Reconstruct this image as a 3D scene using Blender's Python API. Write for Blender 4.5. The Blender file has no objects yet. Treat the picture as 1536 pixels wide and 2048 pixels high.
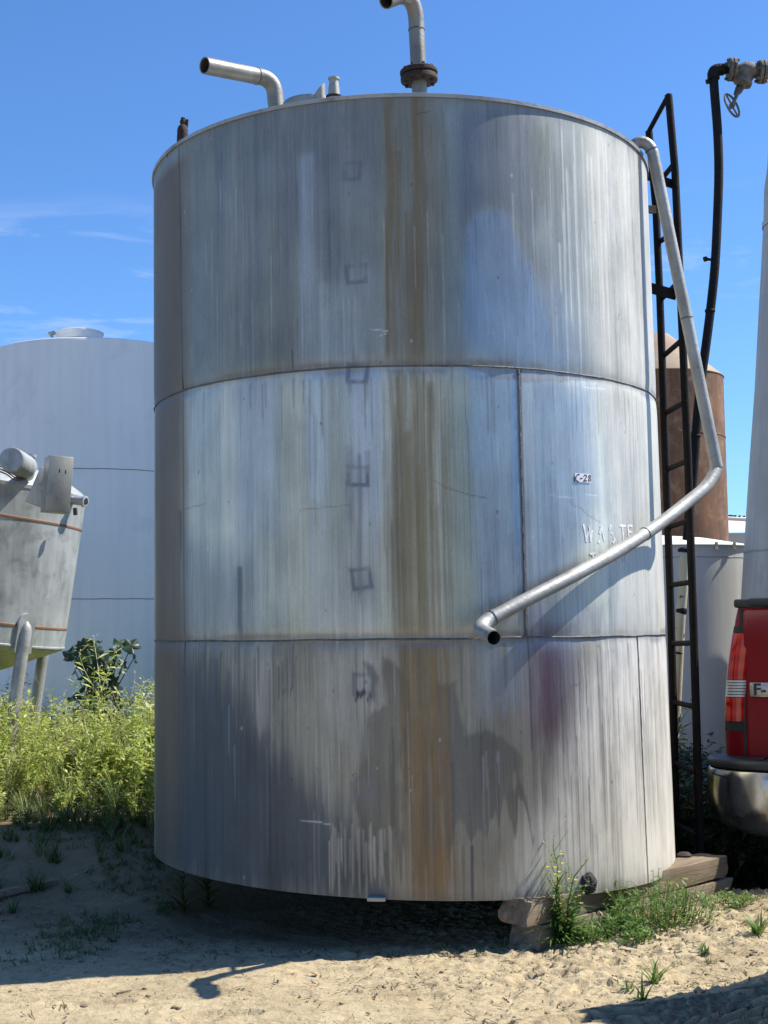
import bpy, bmesh, math, random
import numpy as np
from mathutils import Vector, Matrix
R_ = math.radians
random.seed(7); rng = np.random.default_rng(7)
sc = bpy.context.scene
C = sc.collection

# ---------------------------------------------------------------- camera
CAMZ, PITCH, ROLL, FPX = 1.12, 0.0867, 0.0125, 2730.0
camd = bpy.data.cameras.new('camera'); camd.sensor_fit = 'VERTICAL'; camd.sensor_height = 36.0
camd.lens = 36.0 * FPX / 2048; camd.clip_end = 3000; camd.clip_start = 0.05
cam = bpy.data.objects.new('camera', camd); C.objects.link(cam); sc.camera = cam
_f = Vector((0, math.cos(PITCH), math.sin(PITCH))); _u = Vector((0, -math.sin(PITCH), math.cos(PITCH))); _r = Vector((1, 0, 0))
CR = math.cos(ROLL) * _r - math.sin(ROLL) * _u; CU = math.sin(ROLL) * _r + math.cos(ROLL) * _u; CF = _f
cam.matrix_world = Matrix(((CR.x, CU.x, -CF.x, 0), (CR.y, CU.y, -CF.y, 0), (CR.z, CU.z, -CF.z, CAMZ), (0, 0, 0, 1)))

# ---------------------------------------------------------------- light
SUN_AZ, SUN_EL = 13.0, 49.5          # azimuth measured from +X towards +Y
world = bpy.data.worlds.new("World"); sc.world = world; world.use_nodes = True
def build_world():
    nt = world.node_tree; N = nt.nodes; L = nt.links
    bg = N['Background']
    sky = N.new('ShaderNodeTexSky'); sky.sky_type = 'NISHITA'; sky.sun_disc = False
    sky.sun_elevation = R_(SUN_EL); sky.sun_rotation = R_(90 - SUN_AZ)
    sky.air_density = 1.0; sky.dust_density = 0.25; sky.ozone_density = 3.0; sky.altitude = 200
    # thin cirrus wisps, a real direction-based cloud layer
    tc = N.new('ShaderNodeTexCoord')
    mp = N.new('ShaderNodeMapping'); mp.inputs['Scale'].default_value = (7.0, 7.0, 42.0); mp.inputs['Rotation'].default_value = (0, 0.1, 0)
    nz = N.new('ShaderNodeTexNoise'); nz.inputs['Scale'].default_value = 1.0; nz.inputs['Detail'].default_value = 8; nz.inputs['Roughness'].default_value = 0.62
    nz.inputs['Distortion'].default_value = 0.6
    L.new(tc.outputs['Generated'], mp.inputs[0]); L.new(mp.outputs[0], nz.inputs['Vector'])
    cr = N.new('ShaderNodeValToRGB'); cr.color_ramp.elements[0].position = 0.54; cr.color_ramp.elements[1].position = 0.80
    L.new(nz.outputs['Fac'], cr.inputs[0])
    sep = N.new('ShaderNodeSeparateXYZ'); L.new(tc.outputs['Generated'], sep.inputs[0])
    el = N.new('ShaderNodeValToRGB')          # only a low belt of cirrus
    e = el.color_ramp.elements; e[0].position = 0.11; e[0].color = (0, 0, 0, 1); e[1].position = 0.31; e[1].color = (0, 0, 0, 1)
    m = e.new(0.16); m.color = (1, 1, 1, 1); m = e.new(0.26); m.color = (1, 1, 1, 1)
    L.new(sep.outputs['Z'], el.inputs[0])
    mu = N.new('ShaderNodeMath'); mu.operation = 'MULTIPLY'; L.new(cr.outputs[0], mu.inputs[0]); L.new(el.outputs[0], mu.inputs[1])
    mu2 = N.new('ShaderNodeMath'); mu2.operation = 'MULTIPLY'; L.new(mu.outputs[0], mu2.inputs[0]); mu2.inputs[1].default_value = 0.40
    tint = N.new('ShaderNodeMix'); tint.data_type = 'RGBA'; tint.blend_type = 'MULTIPLY'; tint.inputs['Factor'].default_value = 1
    L.new(sky.outputs[0], tint.inputs['A']); tint.inputs['B'].default_value = SKY_TINT
    mx = N.new('ShaderNodeMix'); mx.data_type = 'RGBA'
    L.new(mu2.outputs[0], mx.inputs['Factor']); L.new(tint.outputs['Result'], mx.inputs['A']); mx.inputs['B'].default_value = (9, 9.4, 10, 1)
    L.new(mx.outputs['Result'], bg.inputs[0]); bg.inputs[1].default_value = 0.08
SKY_TINT = (0.76, 1.13, 1.56, 1)
build_world()
sd = bpy.data.lights.new('sun', 'SUN'); sd.energy = 5.0; sd.angle = R_(0.53); sd.color = (1.0, 0.95, 0.86)
sun = bpy.data.objects.new('sun', sd); C.objects.link(sun)
_a, _e = R_(SUN_AZ), R_(SUN_EL)
SUND = Vector((math.cos(_a) * math.cos(_e), math.sin(_a) * math.cos(_e), math.sin(_e)))
sun.rotation_euler = (-SUND).to_track_quat('-Z', 'Y').to_euler(); sun.location = (8, 4, 12)
vs = sc.view_settings; vs.view_transform = 'Standard'; vs.look = 'None'; vs.exposure = 0.65; vs.gamma = 1.0; vs.use_curve_mapping = False
sc.render.engine = 'CYCLES'; sc.cycles.use_denoising = True; sc.cycles.max_bounces = 6; sc.cycles.transparent_max_bounces = 12

# ---------------------------------------------------------------- measuring helpers
def ray(px, py):
    return CF + CR * ((px - 768) / FPX) + CU * ((1024 - py) / FPX)
def W(px, py, Y):
    d = ray(px, py); t = Y / d.y
    return Vector((d.x * t, Y, CAMZ + d.z * t))
TCX, TD, TR, ZB, Z1, Z2, ZT, TAPER, LEAN, BT = 0.0884, 5.95, 1.0841, 0.1817, 2.0724, 1.0893, 3.0817, 0.0107, 0.0074, -0.038
def tank_r(z): return TR * (1 + TAPER * (ZT - z) / 3)
def tank_cx(z): return TCX + LEAN * (ZT - z)
def shell_pt(th, z, off=0.0):            # th = 0 faces the camera side, + to the right
    r = tank_r(z) + off
    return Vector((tank_cx(z) + r * math.sin(th), TD - r * math.cos(th), z))
def on_shell(px, py):
    d = ray(px, py); z = 1.5; th = 0
    for _ in range(4):
        r = tank_r(z); cx = tank_cx(z)
        a = d.x * d.x + d.y * d.y; b = -2 * (d.x * cx + d.y * TD); c = cx * cx + TD * TD - r * r
        q = b * b - 4 * a * c
        t = (-b - math.sqrt(max(q, 0))) / (2 * a)
        z = CAMZ + d.z * t; x = d.x * t - cx; y = TD - d.y * t
        th = math.atan2(x, y)
    return th, z

# ---------------------------------------------------------------- value noise
def _h(ix, iy, seed):
    n = (ix.astype(np.int64) * 374761393 + iy.astype(np.int64) * 668265263 + seed * 1442695041) & 0x7fffffff
    n = ((n ^ (n >> 13)) * 1274126177) & 0x7fffffff
    return ((n ^ (n >> 16)) & 0xffff) / 65535.0
def vn(x, y, seed=0):
    x = np.asarray(x, float); y = np.asarray(y, float)
    ix, iy = np.floor(x), np.floor(y); fx, fy = x - ix, y - iy
    fx = fx * fx * (3 - 2 * fx); fy = fy * fy * (3 - 2 * fy)
    a, b, c, d = _h(ix, iy, seed), _h(ix + 1, iy, seed), _h(ix, iy + 1, seed), _h(ix + 1, iy + 1, seed)
    return (a * (1 - fx) + b * fx) * (1 - fy) + (c * (1 - fx) + d * fx) * fy
def fbm(x, y, seed=0, o=4, g=0.5):
    s = 0; a = 1; t = 0
    for i in range(o):
        s = s + a * vn(x * 2 ** i, y * 2 ** i, seed + i * 17); t += a; a *= g
    return s / t
def sst(a, b, x):
    t = np.clip((x - a) / (b - a), 0, 1); return t * t * (3 - 2 * t)

# ---------------------------------------------------------------- mesh helpers
class MB:
    def __init__(s): s.v = []; s.f = []
    def add(s, vs_, fs):
        o = len(s.v); s.v += [tuple(p) for p in vs_]; s.f += [tuple(i + o for i in f) for f in fs]; return s
    def tube(s, pts, rad, n=14, cap=(True, True)):
        pts = [Vector(p) for p in pts]; k = len(pts)
        rad = [rad] * k if not hasattr(rad, '__len__') else list(rad)
        tang = [(pts[min(i + 1, k - 1)] - pts[max(i - 1, 0)]).normalized() for i in range(k)]
        up = Vector((0, 0, 1)) if abs(tang[0].z) < .9 else Vector((0, 1, 0))
        nx = tang[0].cross(up).normalized(); vs_ = []
        for i in range(k):
            nx = (nx - tang[i] * nx.dot(tang[i])).normalized(); ny = tang[i].cross(nx)
            for j in range(n):
                a = 2 * math.pi * j / n
                vs_.append(pts[i] + rad[i] * (math.cos(a) * nx + math.sin(a) * ny))
        fs = [(i * n + j, i * n + (j + 1) % n, (i + 1) * n + (j + 1) % n, (i + 1) * n + j) for i in range(k - 1) for j in range(n)]
        if cap[0]: fs.append(tuple(range(n))[::-1])
        if cap[1]: fs.append(tuple((k - 1) * n + j for j in range(n)))
        return s.add(vs_, fs)
    def lathe(s, prof, org, axis=(0, 0, 1), n=32, closed=False):
        org = Vector(org); ax = Vector(axis).normalized()
        t = Vector((1, 0, 0)) if abs(ax.x) < .9 else Vector((0, 1, 0))
        ex = ax.cross(t).normalized(); ey = ax.cross(ex); k = len(prof)
        vs_ = [org + ax * h + r * (math.cos(2 * math.pi * j / n) * ex + math.sin(2 * math.pi * j / n) * ey) for r, h in prof for j in range(n)]
        fs = [(i * n + j, i * n + (j + 1) % n, (i + 1) * n + (j + 1) % n, (i + 1) * n + j) for i in range(k - 1) for j in range(n)]
        if closed: fs += [((k - 1) * n + j, (k - 1) * n + (j + 1) % n, (j + 1) % n, j) for j in range(n)]
        return s.add(vs_, fs)
    def box(s, c, size, rot=None, bev=0.0, seg=2):
        bm = bmesh.new(); bmesh.ops.create_cube(bm, size=1.0)
        for v in bm.verts: v.co = Vector((v.co.x * size[0], v.co.y * size[1], v.co.z * size[2]))
        if bev > 0: bmesh.ops.bevel(bm, geom=bm.edges[:], offset=bev, segments=seg, affect='EDGES', profile=.5)
        M = Matrix.Translation(Vector(c)) @ (rot.to_4x4() if rot is not None else Matrix.Identity(4))
        bm.verts.ensure_lookup_table()
        s.add([M @ v.co for v in bm.verts], [[v.index for v in f.verts] for f in bm.faces]); bm.free(); return s
    def bar(s, a, b, w, h, up=(0, 0, 1), bev=0.0):
        a, b = Vector(a), Vector(b); y = (b - a).normalized(); x = y.cross(Vector(up)).normalized(); z = x.cross(y)
        return s.box((a + b) / 2, (w, (b - a).length, h), Matrix((x, y, z)).transposed(), bev)
    def prism(s, poly, a, b, ex, ey):      # 2-D outline swept from a to b
        a, b, ex, ey = Vector(a), Vector(b), Vector(ex), Vector(ey); n = len(poly)
        vs_ = [o + ex * p[0] + ey * p[1] for o in (a, b) for p in poly]
        fs = [(j, (j + 1) % n, n + (j + 1) % n, n + j) for j in range(n)] + [tuple(range(n))[::-1], tuple(range(n, 2 * n))]
        return s.add(vs_, fs)
    def build(s, name, m, parent=None, smooth=True, ang=35, fix=True):
        me = bpy.data.meshes.new(name); me.from_pydata(s.v, [], s.f); me.update()
        if fix:
            bm = bmesh.new(); bm.from_mesh(me); bmesh.ops.recalc_face_normals(bm, faces=bm.faces[:]); bm.to_mesh(me); bm.free()
        if smooth:
            me.polygons.foreach_set('use_smooth', [True] * len(me.polygons)); me.set_sharp_from_angle(angle=R_(ang))
        o = bpy.data.objects.new(name, me); C.objects.link(o)
        if m: me.materials.append(m)
        if parent is not None: put(o, parent)
        return o
def put(o, parent):
    o.parent = parent; o.matrix_parent_inverse = parent.matrix_world.inverted() if parent.type != 'X' else Matrix()
def empty(name, label, cat, loc=(0, 0, 0), rz=0, group=None, scale=1.0):
    o = bpy.data.objects.new(name, None); C.objects.link(o); o.empty_display_size = .1
    o.matrix_world = Matrix.Translation(Vector(loc)) @ Matrix.Rotation(rz, 4, 'Z') @ Matrix.Scale(scale, 4)
    o['label'] = label; o['category'] = cat
    if group: o['group'] = group
    return o
def tag(o, label, cat, group=None):
    o['label'] = label; o['category'] = cat
    if group: o['group'] = group
    return o
def kind(o, k): o['kind'] = k; return o
def arc(p0, p1, p2, n=8):                # quadratic bend
    p0, p1, p2 = Vector(p0), Vector(p1), Vector(p2)
    return [(1 - t) ** 2 * p0 + 2 * t * (1 - t) * p1 + t * t * p2 for t in [i / n for i in range(n + 1)]]
def smoothpath(pts, n=6):                # catmull-rom
    P = [Vector(p) for p in pts]; P = [P[0] * 2 - P[1]] + P + [P[-1] * 2 - P[-2]]; out = []
    for i in range(1, len(P) - 2):
        for k in range(n):
            t = k / n; a, b, c, d = P[i - 1], P[i], P[i + 1], P[i + 2]
            out.append(0.5 * ((2 * b) + (c - a) * t + (2 * a - 5 * b + 4 * c - d) * t * t + (3 * b - a - 3 * c + d) * t ** 3))
    return out + [P[-2]]
def np_mesh(name, v, quads, m, attrs=None, smooth=True, uv=None):
    me = bpy.data.meshes.new(name); v = np.asarray(v, np.float32); quads = np.asarray(quads, np.int32); k = quads.shape[1]; n = len(quads)
    me.vertices.add(len(v)); me.vertices.foreach_set('co', v.ravel())
    me.loops.add(n * k); me.loops.foreach_set('vertex_index', quads.ravel())
    me.polygons.add(n); me.polygons.foreach_set('loop_start', np.arange(0, n * k, k, dtype=np.int32))
    me.polygons.foreach_set('loop_total', np.full(n, k, np.int32))
    me.update(calc_edges=True); me.validate()
    if smooth: me.polygons.foreach_set('use_smooth', np.ones(n, bool))
    for nm, (typ, arr) in (attrs or {}).items():
        a = me.attributes.new(nm, typ, 'POINT')
        a.data.foreach_set('color' if typ == 'FLOAT_COLOR' else ('vector' if typ == 'FLOAT_VECTOR' else 'value'), np.asarray(arr, np.float32).ravel())
    if m: me.materials.append(m)
    o = bpy.data.objects.new(name, me); C.objects.link(o); return o

# ---------------------------------------------------------------- materials
def nodes(name):
    m = bpy.data.materials.new(name); m.use_nodes = True; nt = m.node_tree
    return m, nt.nodes, nt.links, nt.nodes['Principled BSDF']
def mixc(N, L, fac, a, b, blend='MIX'):
    x = N.new('ShaderNodeMix'); x.data_type = 'RGBA'; x.blend_type = blend
    for s, v in (('Factor', fac), ('A', a), ('B', b)):
        if isinstance(v, (int, float)): x.inputs[s].default_value = v
        elif isinstance(v, tuple): x.inputs[s].default_value = (*v, 1)[:4]
        else: L.new(v, x.inputs[s])
    return x.outputs['Result']
def noise(N, L, vec, scale, detail=5, rough=.55, lo=.35, hi=.65, stretch=None, dist=0):
    mp = N.new('ShaderNodeMapping'); L.new(vec, mp.inputs[0])
    if stretch: mp.inputs['Scale'].default_value = stretch
    n = N.new('ShaderNodeTexNoise'); n.inputs['Scale'].default_value = scale; n.inputs['Detail'].default_value = detail
    n.inputs['Roughness'].default_value = rough; n.inputs['Distortion'].default_value = dist; L.new(mp.outputs[0], n.inputs['Vector'])
    r = N.new('ShaderNodeMapRange'); r.inputs['From Min'].default_value = lo; r.inputs['From Max'].default_value = hi; L.new(n.outputs['Fac'], r.inputs[0])
    return r.outputs[0]
def val(N, L, op, a, b):
    m = N.new('ShaderNodeMath'); m.operation = op
    for i, v in enumerate((a, b)):
        if isinstance(v, (int, float)): m.inputs[i].default_value = v
        else: L.new(v, m.inputs[i])
    return m.outputs[0]
def weathered(name, c1, c2, rough=.6, metal=0.0, scale=6, stain=None, stain_lo=.52, stain_hi=.7, streak=None, streak_c=None, bump=.2, bscale=40, spots=None, spot_lo=.6, rough2=None, spec=.5):
    m, N, L, B = nodes(name); tc = N.new('ShaderNodeTexCoord'); vec = tc.outputs['Object']
    c = mixc(N, L, noise(N, L, vec, scale), c1, c2)
    if streak_c: c = mixc(N, L, noise(N, L, vec, streak or 30, 6, .6, .45, .75, (1, 1, .05)), c, streak_c)
    if stain: c = mixc(N, L, noise(N, L, vec, scale * 2.3, 8, .65, stain_lo, stain_hi, None, .4), c, stain)
    if spots: c = mixc(N, L, noise(N, L, vec, scale * 9, 4, .6, spot_lo, spot_lo + .06), c, spots)
    L.new(c, B.inputs['Base Color'])
    if rough2 is not None:
        r = N.new('ShaderNodeMapRange'); r.inputs['To Min'].default_value = rough; r.inputs['To Max'].default_value = rough2
        L.new(noise(N, L, vec, scale * 1.7, 6), r.inputs[0]); L.new(r.outputs[0], B.inputs['Roughness'])
    else: B.inputs['Roughness'].default_value = rough
    B.inputs['Metallic'].default_value = metal; B.inputs['Specular IOR Level'].default_value = spec
    if bump:
        b = N.new('ShaderNodeBump'); b.inputs['Strength'].default_value = bump; b.inputs['Distance'].default_value = .01
        L.new(noise(N, L, vec, bscale, 6, .6, 0, 1), b.inputs['Height']); L.new(b.outputs[0], B.inputs['Normal'])
    return m
M = {}
M['pipe'] = weathered('galvanised pipe steel', (.40, .40, .38), (.28, .28, .265), .52, .5, 7, (.22, .19, .14), .55, .75, bump=.2, bscale=60, rough2=.68)
M['ventpipe'] = weathered('dull grey vent steel', (.27, .265, .235), (.19, .185, .165), .5, .6, 9, (.17, .13, .085), .6, .8, bump=.15, bscale=60, rough2=.6)
M['pipe_in'] = weathered('dark pipe bore', (.02, .02, .02), (.05, .045, .04), .8)  # near-black lining for the open pipe ends
M['rustflange'] = weathered('dark rusted flange iron', (.034, .017, .013), (.02, .011, .009), .8, 0, 25, (.06, .028, .015), bump=.5, bscale=90)
M['blackiron'] = weathered('black painted ladder iron', (.007, .006, .006), (.014, .010, .008), .7, 0, 12, (.05, .022, .012), .58, .74, bump=.3, bscale=80, spec=.15)
M['hose'] = weathered('black rough standpipe iron', (.006, .006, .007), (.015, .013, .012), .65, 0, 14, (.035, .022, .015), .6, .75, bump=.4, bscale=90, spec=.2)
M['cream'] = weathered('cream peeling pipe paint', (.55, .49, .34), (.47, .41, .27), .55, 0, 8, (.035, .022, .015), .62, .64, bump=.3, bscale=60)
M['valve'] = weathered('grey weathered cast valve', (.17, .165, .145), (.10, .09, .075), .7, .1, 20, (.10, .06, .035), .55, .72, bump=.6, bscale=120)
M['weld'] = weathered('dark weld seam', (.10, .10, .10), (.17, .165, .155), .6, .5, 30, bump=.5, bscale=150)
M['greypaint'] = weathered('pale grey tank paint', (.84, .83, .77), (.79, .78, .725), .5, 0, 1.3, (.66, .65, .62), .56, .8, 14, (.74, .74, .72), .05, 20)
M['greypaint2'] = weathered('white grey tank paint', (.56, .55, .51), (.49, .48, .445), .5, 0, 1.6, (.5, .5, .48), .58, .8, 14, (.56, .57, .56), .05, 20)
M['towerpaint'] = weathered('grey tower paint', (.42, .41, .38), (.35, .34, .315), .55, .1, 1.6, (.26, .255, .24), .56, .8, 14, (.30, .30, .29), .08, 20)
M['palegrey'] = weathered('pale weathered aluminium', (.36, .37, .35), (.28, .29, .27), .55, .2, 14, (.20, .19, .16))
M['seamdark'] = weathered('dark seam line', (.14, .14, .14), (.22, .22, .21), .6)
M['rust'] = weathered('rust brown tank steel', (.20, .095, .042), (.115, .058, .03), .8, 0, 2.2, (.27, .17, .10), .5, .72, 10, (.085, .045, .03), .25, 30, (.36, .30, .23), .70)
M['rustroof'] = weathered('beige rusty cone roof', (.36, .28, .19), (.30, .21, .14), .8, 0, 3, (.28, .16, .10), .55, .75)
M['steel2'] = weathered('brushed stainless vessel steel', (.45, .475, .475), (.30, .32, .32), .42, .45, 3.2, (.20, .20, .19), .5, .75, 16, (.52, .52, .50), .06, 30, rough2=.6)
M['steelbox'] = weathered('grey zinc box steel', (.40, .40, .37), (.31, .31, .29), .5, .5, 8, (.22, .21, .18), .58, .75, bump=.1)
M['orange'] = weathered('orange rusty band', (.26, .12, .06), (.19, .10, .06), .7, 0, 14)
M['wood'] = None
M['truckred'] = None
M['plastic'] = weathered('black bed rail plastic', (.022, .022, .024), (.03, .03, .032), .45, 0, 12, bump=.1, bscale=150)
M['chrome'] = weathered('dusty chrome bumper', (.52, .52, .51), (.40, .40, .39), .13, .95, 5, (.25, .235, .20), .56, .78, bump=.0, rough2=.34)
M['rubber'] = weathered('tyre rubber', (.02, .02, .02), (.035, .033, .03), .8)
M['glass'] = weathered('dark tinted glass', (.02, .022, .024), (.025, .027, .03), .06, 0, 5, bump=0)
M['under'] = weathered('dark chassis steel', (.02, .02, .02), (.04, .037, .034), .7)
M['rim'] = weathered('alloy rim', (.45, .45, .46), (.36, .36, .37), .3, .9, 8)
M['amberwhite'] = weathered('clear reverse lens', (.75, .75, .74), (.62, .62, .62), .15, 0, 8, bump=0)
M['whitepaint'] = weathered('white shed paint', (.78, .77, .74), (.70, .69, .66), .55, 0, 3)
M['label'] = weathered('white sticker paper', (.74, .76, .80), (.66, .68, .72), .5, 0, 20, bump=0)
M['ink'] = weathered('black marker ink', (.02, .02, .03), (.05, .05, .06), .6, 0, 60, bump=0)
M['stencil'] = weathered('worn white stencil paint', (.82, .83, .84), (.62, .63, .64), .6, 0, 50, (.45, .46, .47), .55, .7, bump=.1)
M['tar'] = weathered('black rough tar', (.022, .022, .022), (.05, .048, .045), .75, 0, 40, (.11, .11, .11), .6, .75, bump=1, bscale=120)
M['stone'] = weathered('dusty clod', (.30, .235, .155), (.20, .155, .10), .9, 0, 30, bump=.6, bscale=80)
M['stick'] = weathered('dry dead twig', (.12, .085, .055), (.2, .15, .10), .85, 0, 60, bump=.4)
M['paper'] = weathered('white scrap', (.82, .82, .82), (.7, .7, .7), .6, 0, 20, bump=0)

def mat_red():
    m, N, L, B = nodes('dark red car paint'); tc = N.new('ShaderNodeTexCoord')
    c = mixc(N, L, noise(N, L, tc.outputs['Object'], 3, 6), (.24, .004, .012), (.19, .003, .009))
    c = mixc(N, L, val(N, L, 'MULTIPLY', noise(N, L, tc.outputs['Object'], 9, 8, .7, .5, .8), .06), c, (.30, .20, .15))
    L.new(c, B.inputs['Base Color']); B.inputs['Roughness'].default_value = .32; B.inputs['Coat Weight'].default_value = .12; B.inputs['Coat Roughness'].default_value = .06; B.inputs['Specular IOR Level'].default_value = .25
    return m
M['truckred'] = mat_red()
def mat_lamp():
    m, N, L, B = nodes('red tail lens'); tc = N.new('ShaderNodeTexCoord')
    w = N.new('ShaderNodeTexWave'); w.bands_direction = 'Z'; w.inputs['Scale'].default_value = 5; w.inputs['Distortion'].default_value = 0; L.new(tc.outputs['Object'], w.inputs['Vector'])
    L.new(mixc(N, L, w.outputs['Fac'], (.42, .006, .008), (.60, .02, .016)), B.inputs['Base Color'])
    B.inputs['Roughness'].default_value = .12; B.inputs['Coat Weight'].default_value = .6
    return m
M['lamp'] = mat_lamp()
def mat_wood():
    m, N, L, B = nodes('weathered timber'); tc = N.new('ShaderNodeTexCoord'); v = tc.outputs['Object']
    g = noise(N, L, v, 14, 8, .65, .3, .7, (.12, 1.6, 1.6), 1.2)
    c = mixc(N, L, g, (.27, .205, .135), (.115, .082, .052))
    c = mixc(N, L, noise(N, L, v, 60, 4, .6, .62, .68, (.06, 1, 1)), c, (.05, .035, .025))
    c = mixc(N, L, noise(N, L, v, 5, 6, .6, .5, .7), c, (.25, .205, .15))
    L.new(c, B.inputs['Base Color']); B.inputs['Roughness'].default_value = .85
    b = N.new('ShaderNodeBump'); b.inputs['Strength'].default_value = .7; b.inputs['Distance'].default_value = .008
    L.new(noise(N, L, v, 30, 7, .65, 0, 1, (.08, 1, 1), 1), b.inputs['Height']); L.new(b.outputs[0], B.inputs['Normal'])
    return m
M['wood'] = mat_wood()
def mat_leaf(name, a, b, c=None, tr=.45, rough=.5):
    m, N, L, B = nodes(name); at = N.new('ShaderNodeAttribute'); at.attribute_name = 'tint'
    col = mixc(N, L, at.outputs['Fac'], a, b)
    if c: 
        r = N.new('ShaderNodeMapRange'); r.inputs['From Min'].default_value = .86; r.inputs['From Max'].default_value = .9; L.new(at.outputs['Fac'], r.inputs[0])
        col = mixc(N, L, r.outputs[0], col, c)
    L.new(col, B.inputs['Base Color']); B.inputs['Roughness'].default_value = rough
    t = N.new('ShaderNodeBsdfTranslucent'); L.new(col, t.inputs['Color'])
    mx = N.new('ShaderNodeMixShader'); mx.inputs[0].default_value = tr
    L.new(B.outputs[0], mx.inputs[1]); L.new(t.outputs[0], mx.inputs[2]); L.new(mx.outputs[0], N['Material Output'].inputs[0])
    return m
M['weed'] = mat_leaf('yellow green weed', (.24, .33, .055), (.74, .78, .25), (.84, .80, .50))
M['flower'] = mat_leaf('yellow weed flower', (.80, .58, .03), (.85, .70, .12), None, .3)
M['mallow'] = mat_leaf('dark mallow leaf', (.018, .045, .018), (.055, .10, .04), None, .25, .45)
M['darkweed'] = mat_leaf('dark undergrowth leaf', (.025, .055, .02), (.09, .14, .05), (.22, .25, .10), .35)
M['grass'] = mat_leaf('sparse ground grass', (.05, .085, .025), (.15, .20, .06), (.32, .28, .15), .35)
M['tuft'] = mat_leaf('fresh green tuft', (.07, .16, .03), (.20, .33, .07), (.40, .40, .16), .4)
M['litter'] = mat_leaf('dark dry litter', (.045, .03, .018), (.14, .10, .06), None, .1, .9)
M['drygrass'] = mat_leaf('dry straw', (.30, .24, .13), (.50, .42, .26), None, .2, .8)

# ================================================================ GROUND
def ground_z(x, y):
    x = np.asarray(x, float); y = np.asarray(y, float)
    g = np.zeros(np.broadcast(x, y).shape)
    g = g + .27 * sst(5.9, 7.3, y - .25 * (x + 1)) * sst(-.1, -1.3, x)              # rise to the weed field
    g = g + .05 * np.exp(-((x + 1.45) ** 2 / .35 + (y - 6.35) ** 2 / .10))           # little dirt mound
    g = g + .075 * np.exp(-((x - 1.45) ** 2 / .5 + (y - 5.1) ** 2 / .35))            # rise at the right
    g = g - .24 * sst(5.75, 6.5, y) * sst(1.05, 1.6, x)                              # dip where the pickup stands
    g = g + .13 * sst(6.0, 7.5, y) * sst(.2, .7, x) * sst(1.7, 1.2, x)
    g = g - .40 * sst(3.7, 1.0, y)                                                  # falls away towards the viewer
    u = np.hypot(x - TCX, y - TD); g = g - .03 * sst(1.15, .8, u)
    far = sst(12, 40, np.hypot(x, y))
    g = g * (1 - far) + .2 * far
    g = g + (.035 * (fbm(x * 1.1 + 3, y * 1.1, 5, 3) - .5) + .030 * (fbm(x * 4, y * 4, 9, 3) - .5)) * (1 - far)
    return g
def gz(x, y): return float(ground_z(np.array([x]), np.array([y]))[0])
def on_ground(px, py):
    d = ray(px, py); t = 4.0; z = 0
    for _ in range(40):
        t2 = (CAMZ - gz(d.x * t, d.y * t)) / -d.z; t = t * .5 + t2 * .5
    return Vector((d.x * t, d.y * t, CAMZ + d.z * t))
RUT_A, RUT_B = Vector((.30, 3.72)), Vector((2.1, 4.58))
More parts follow.
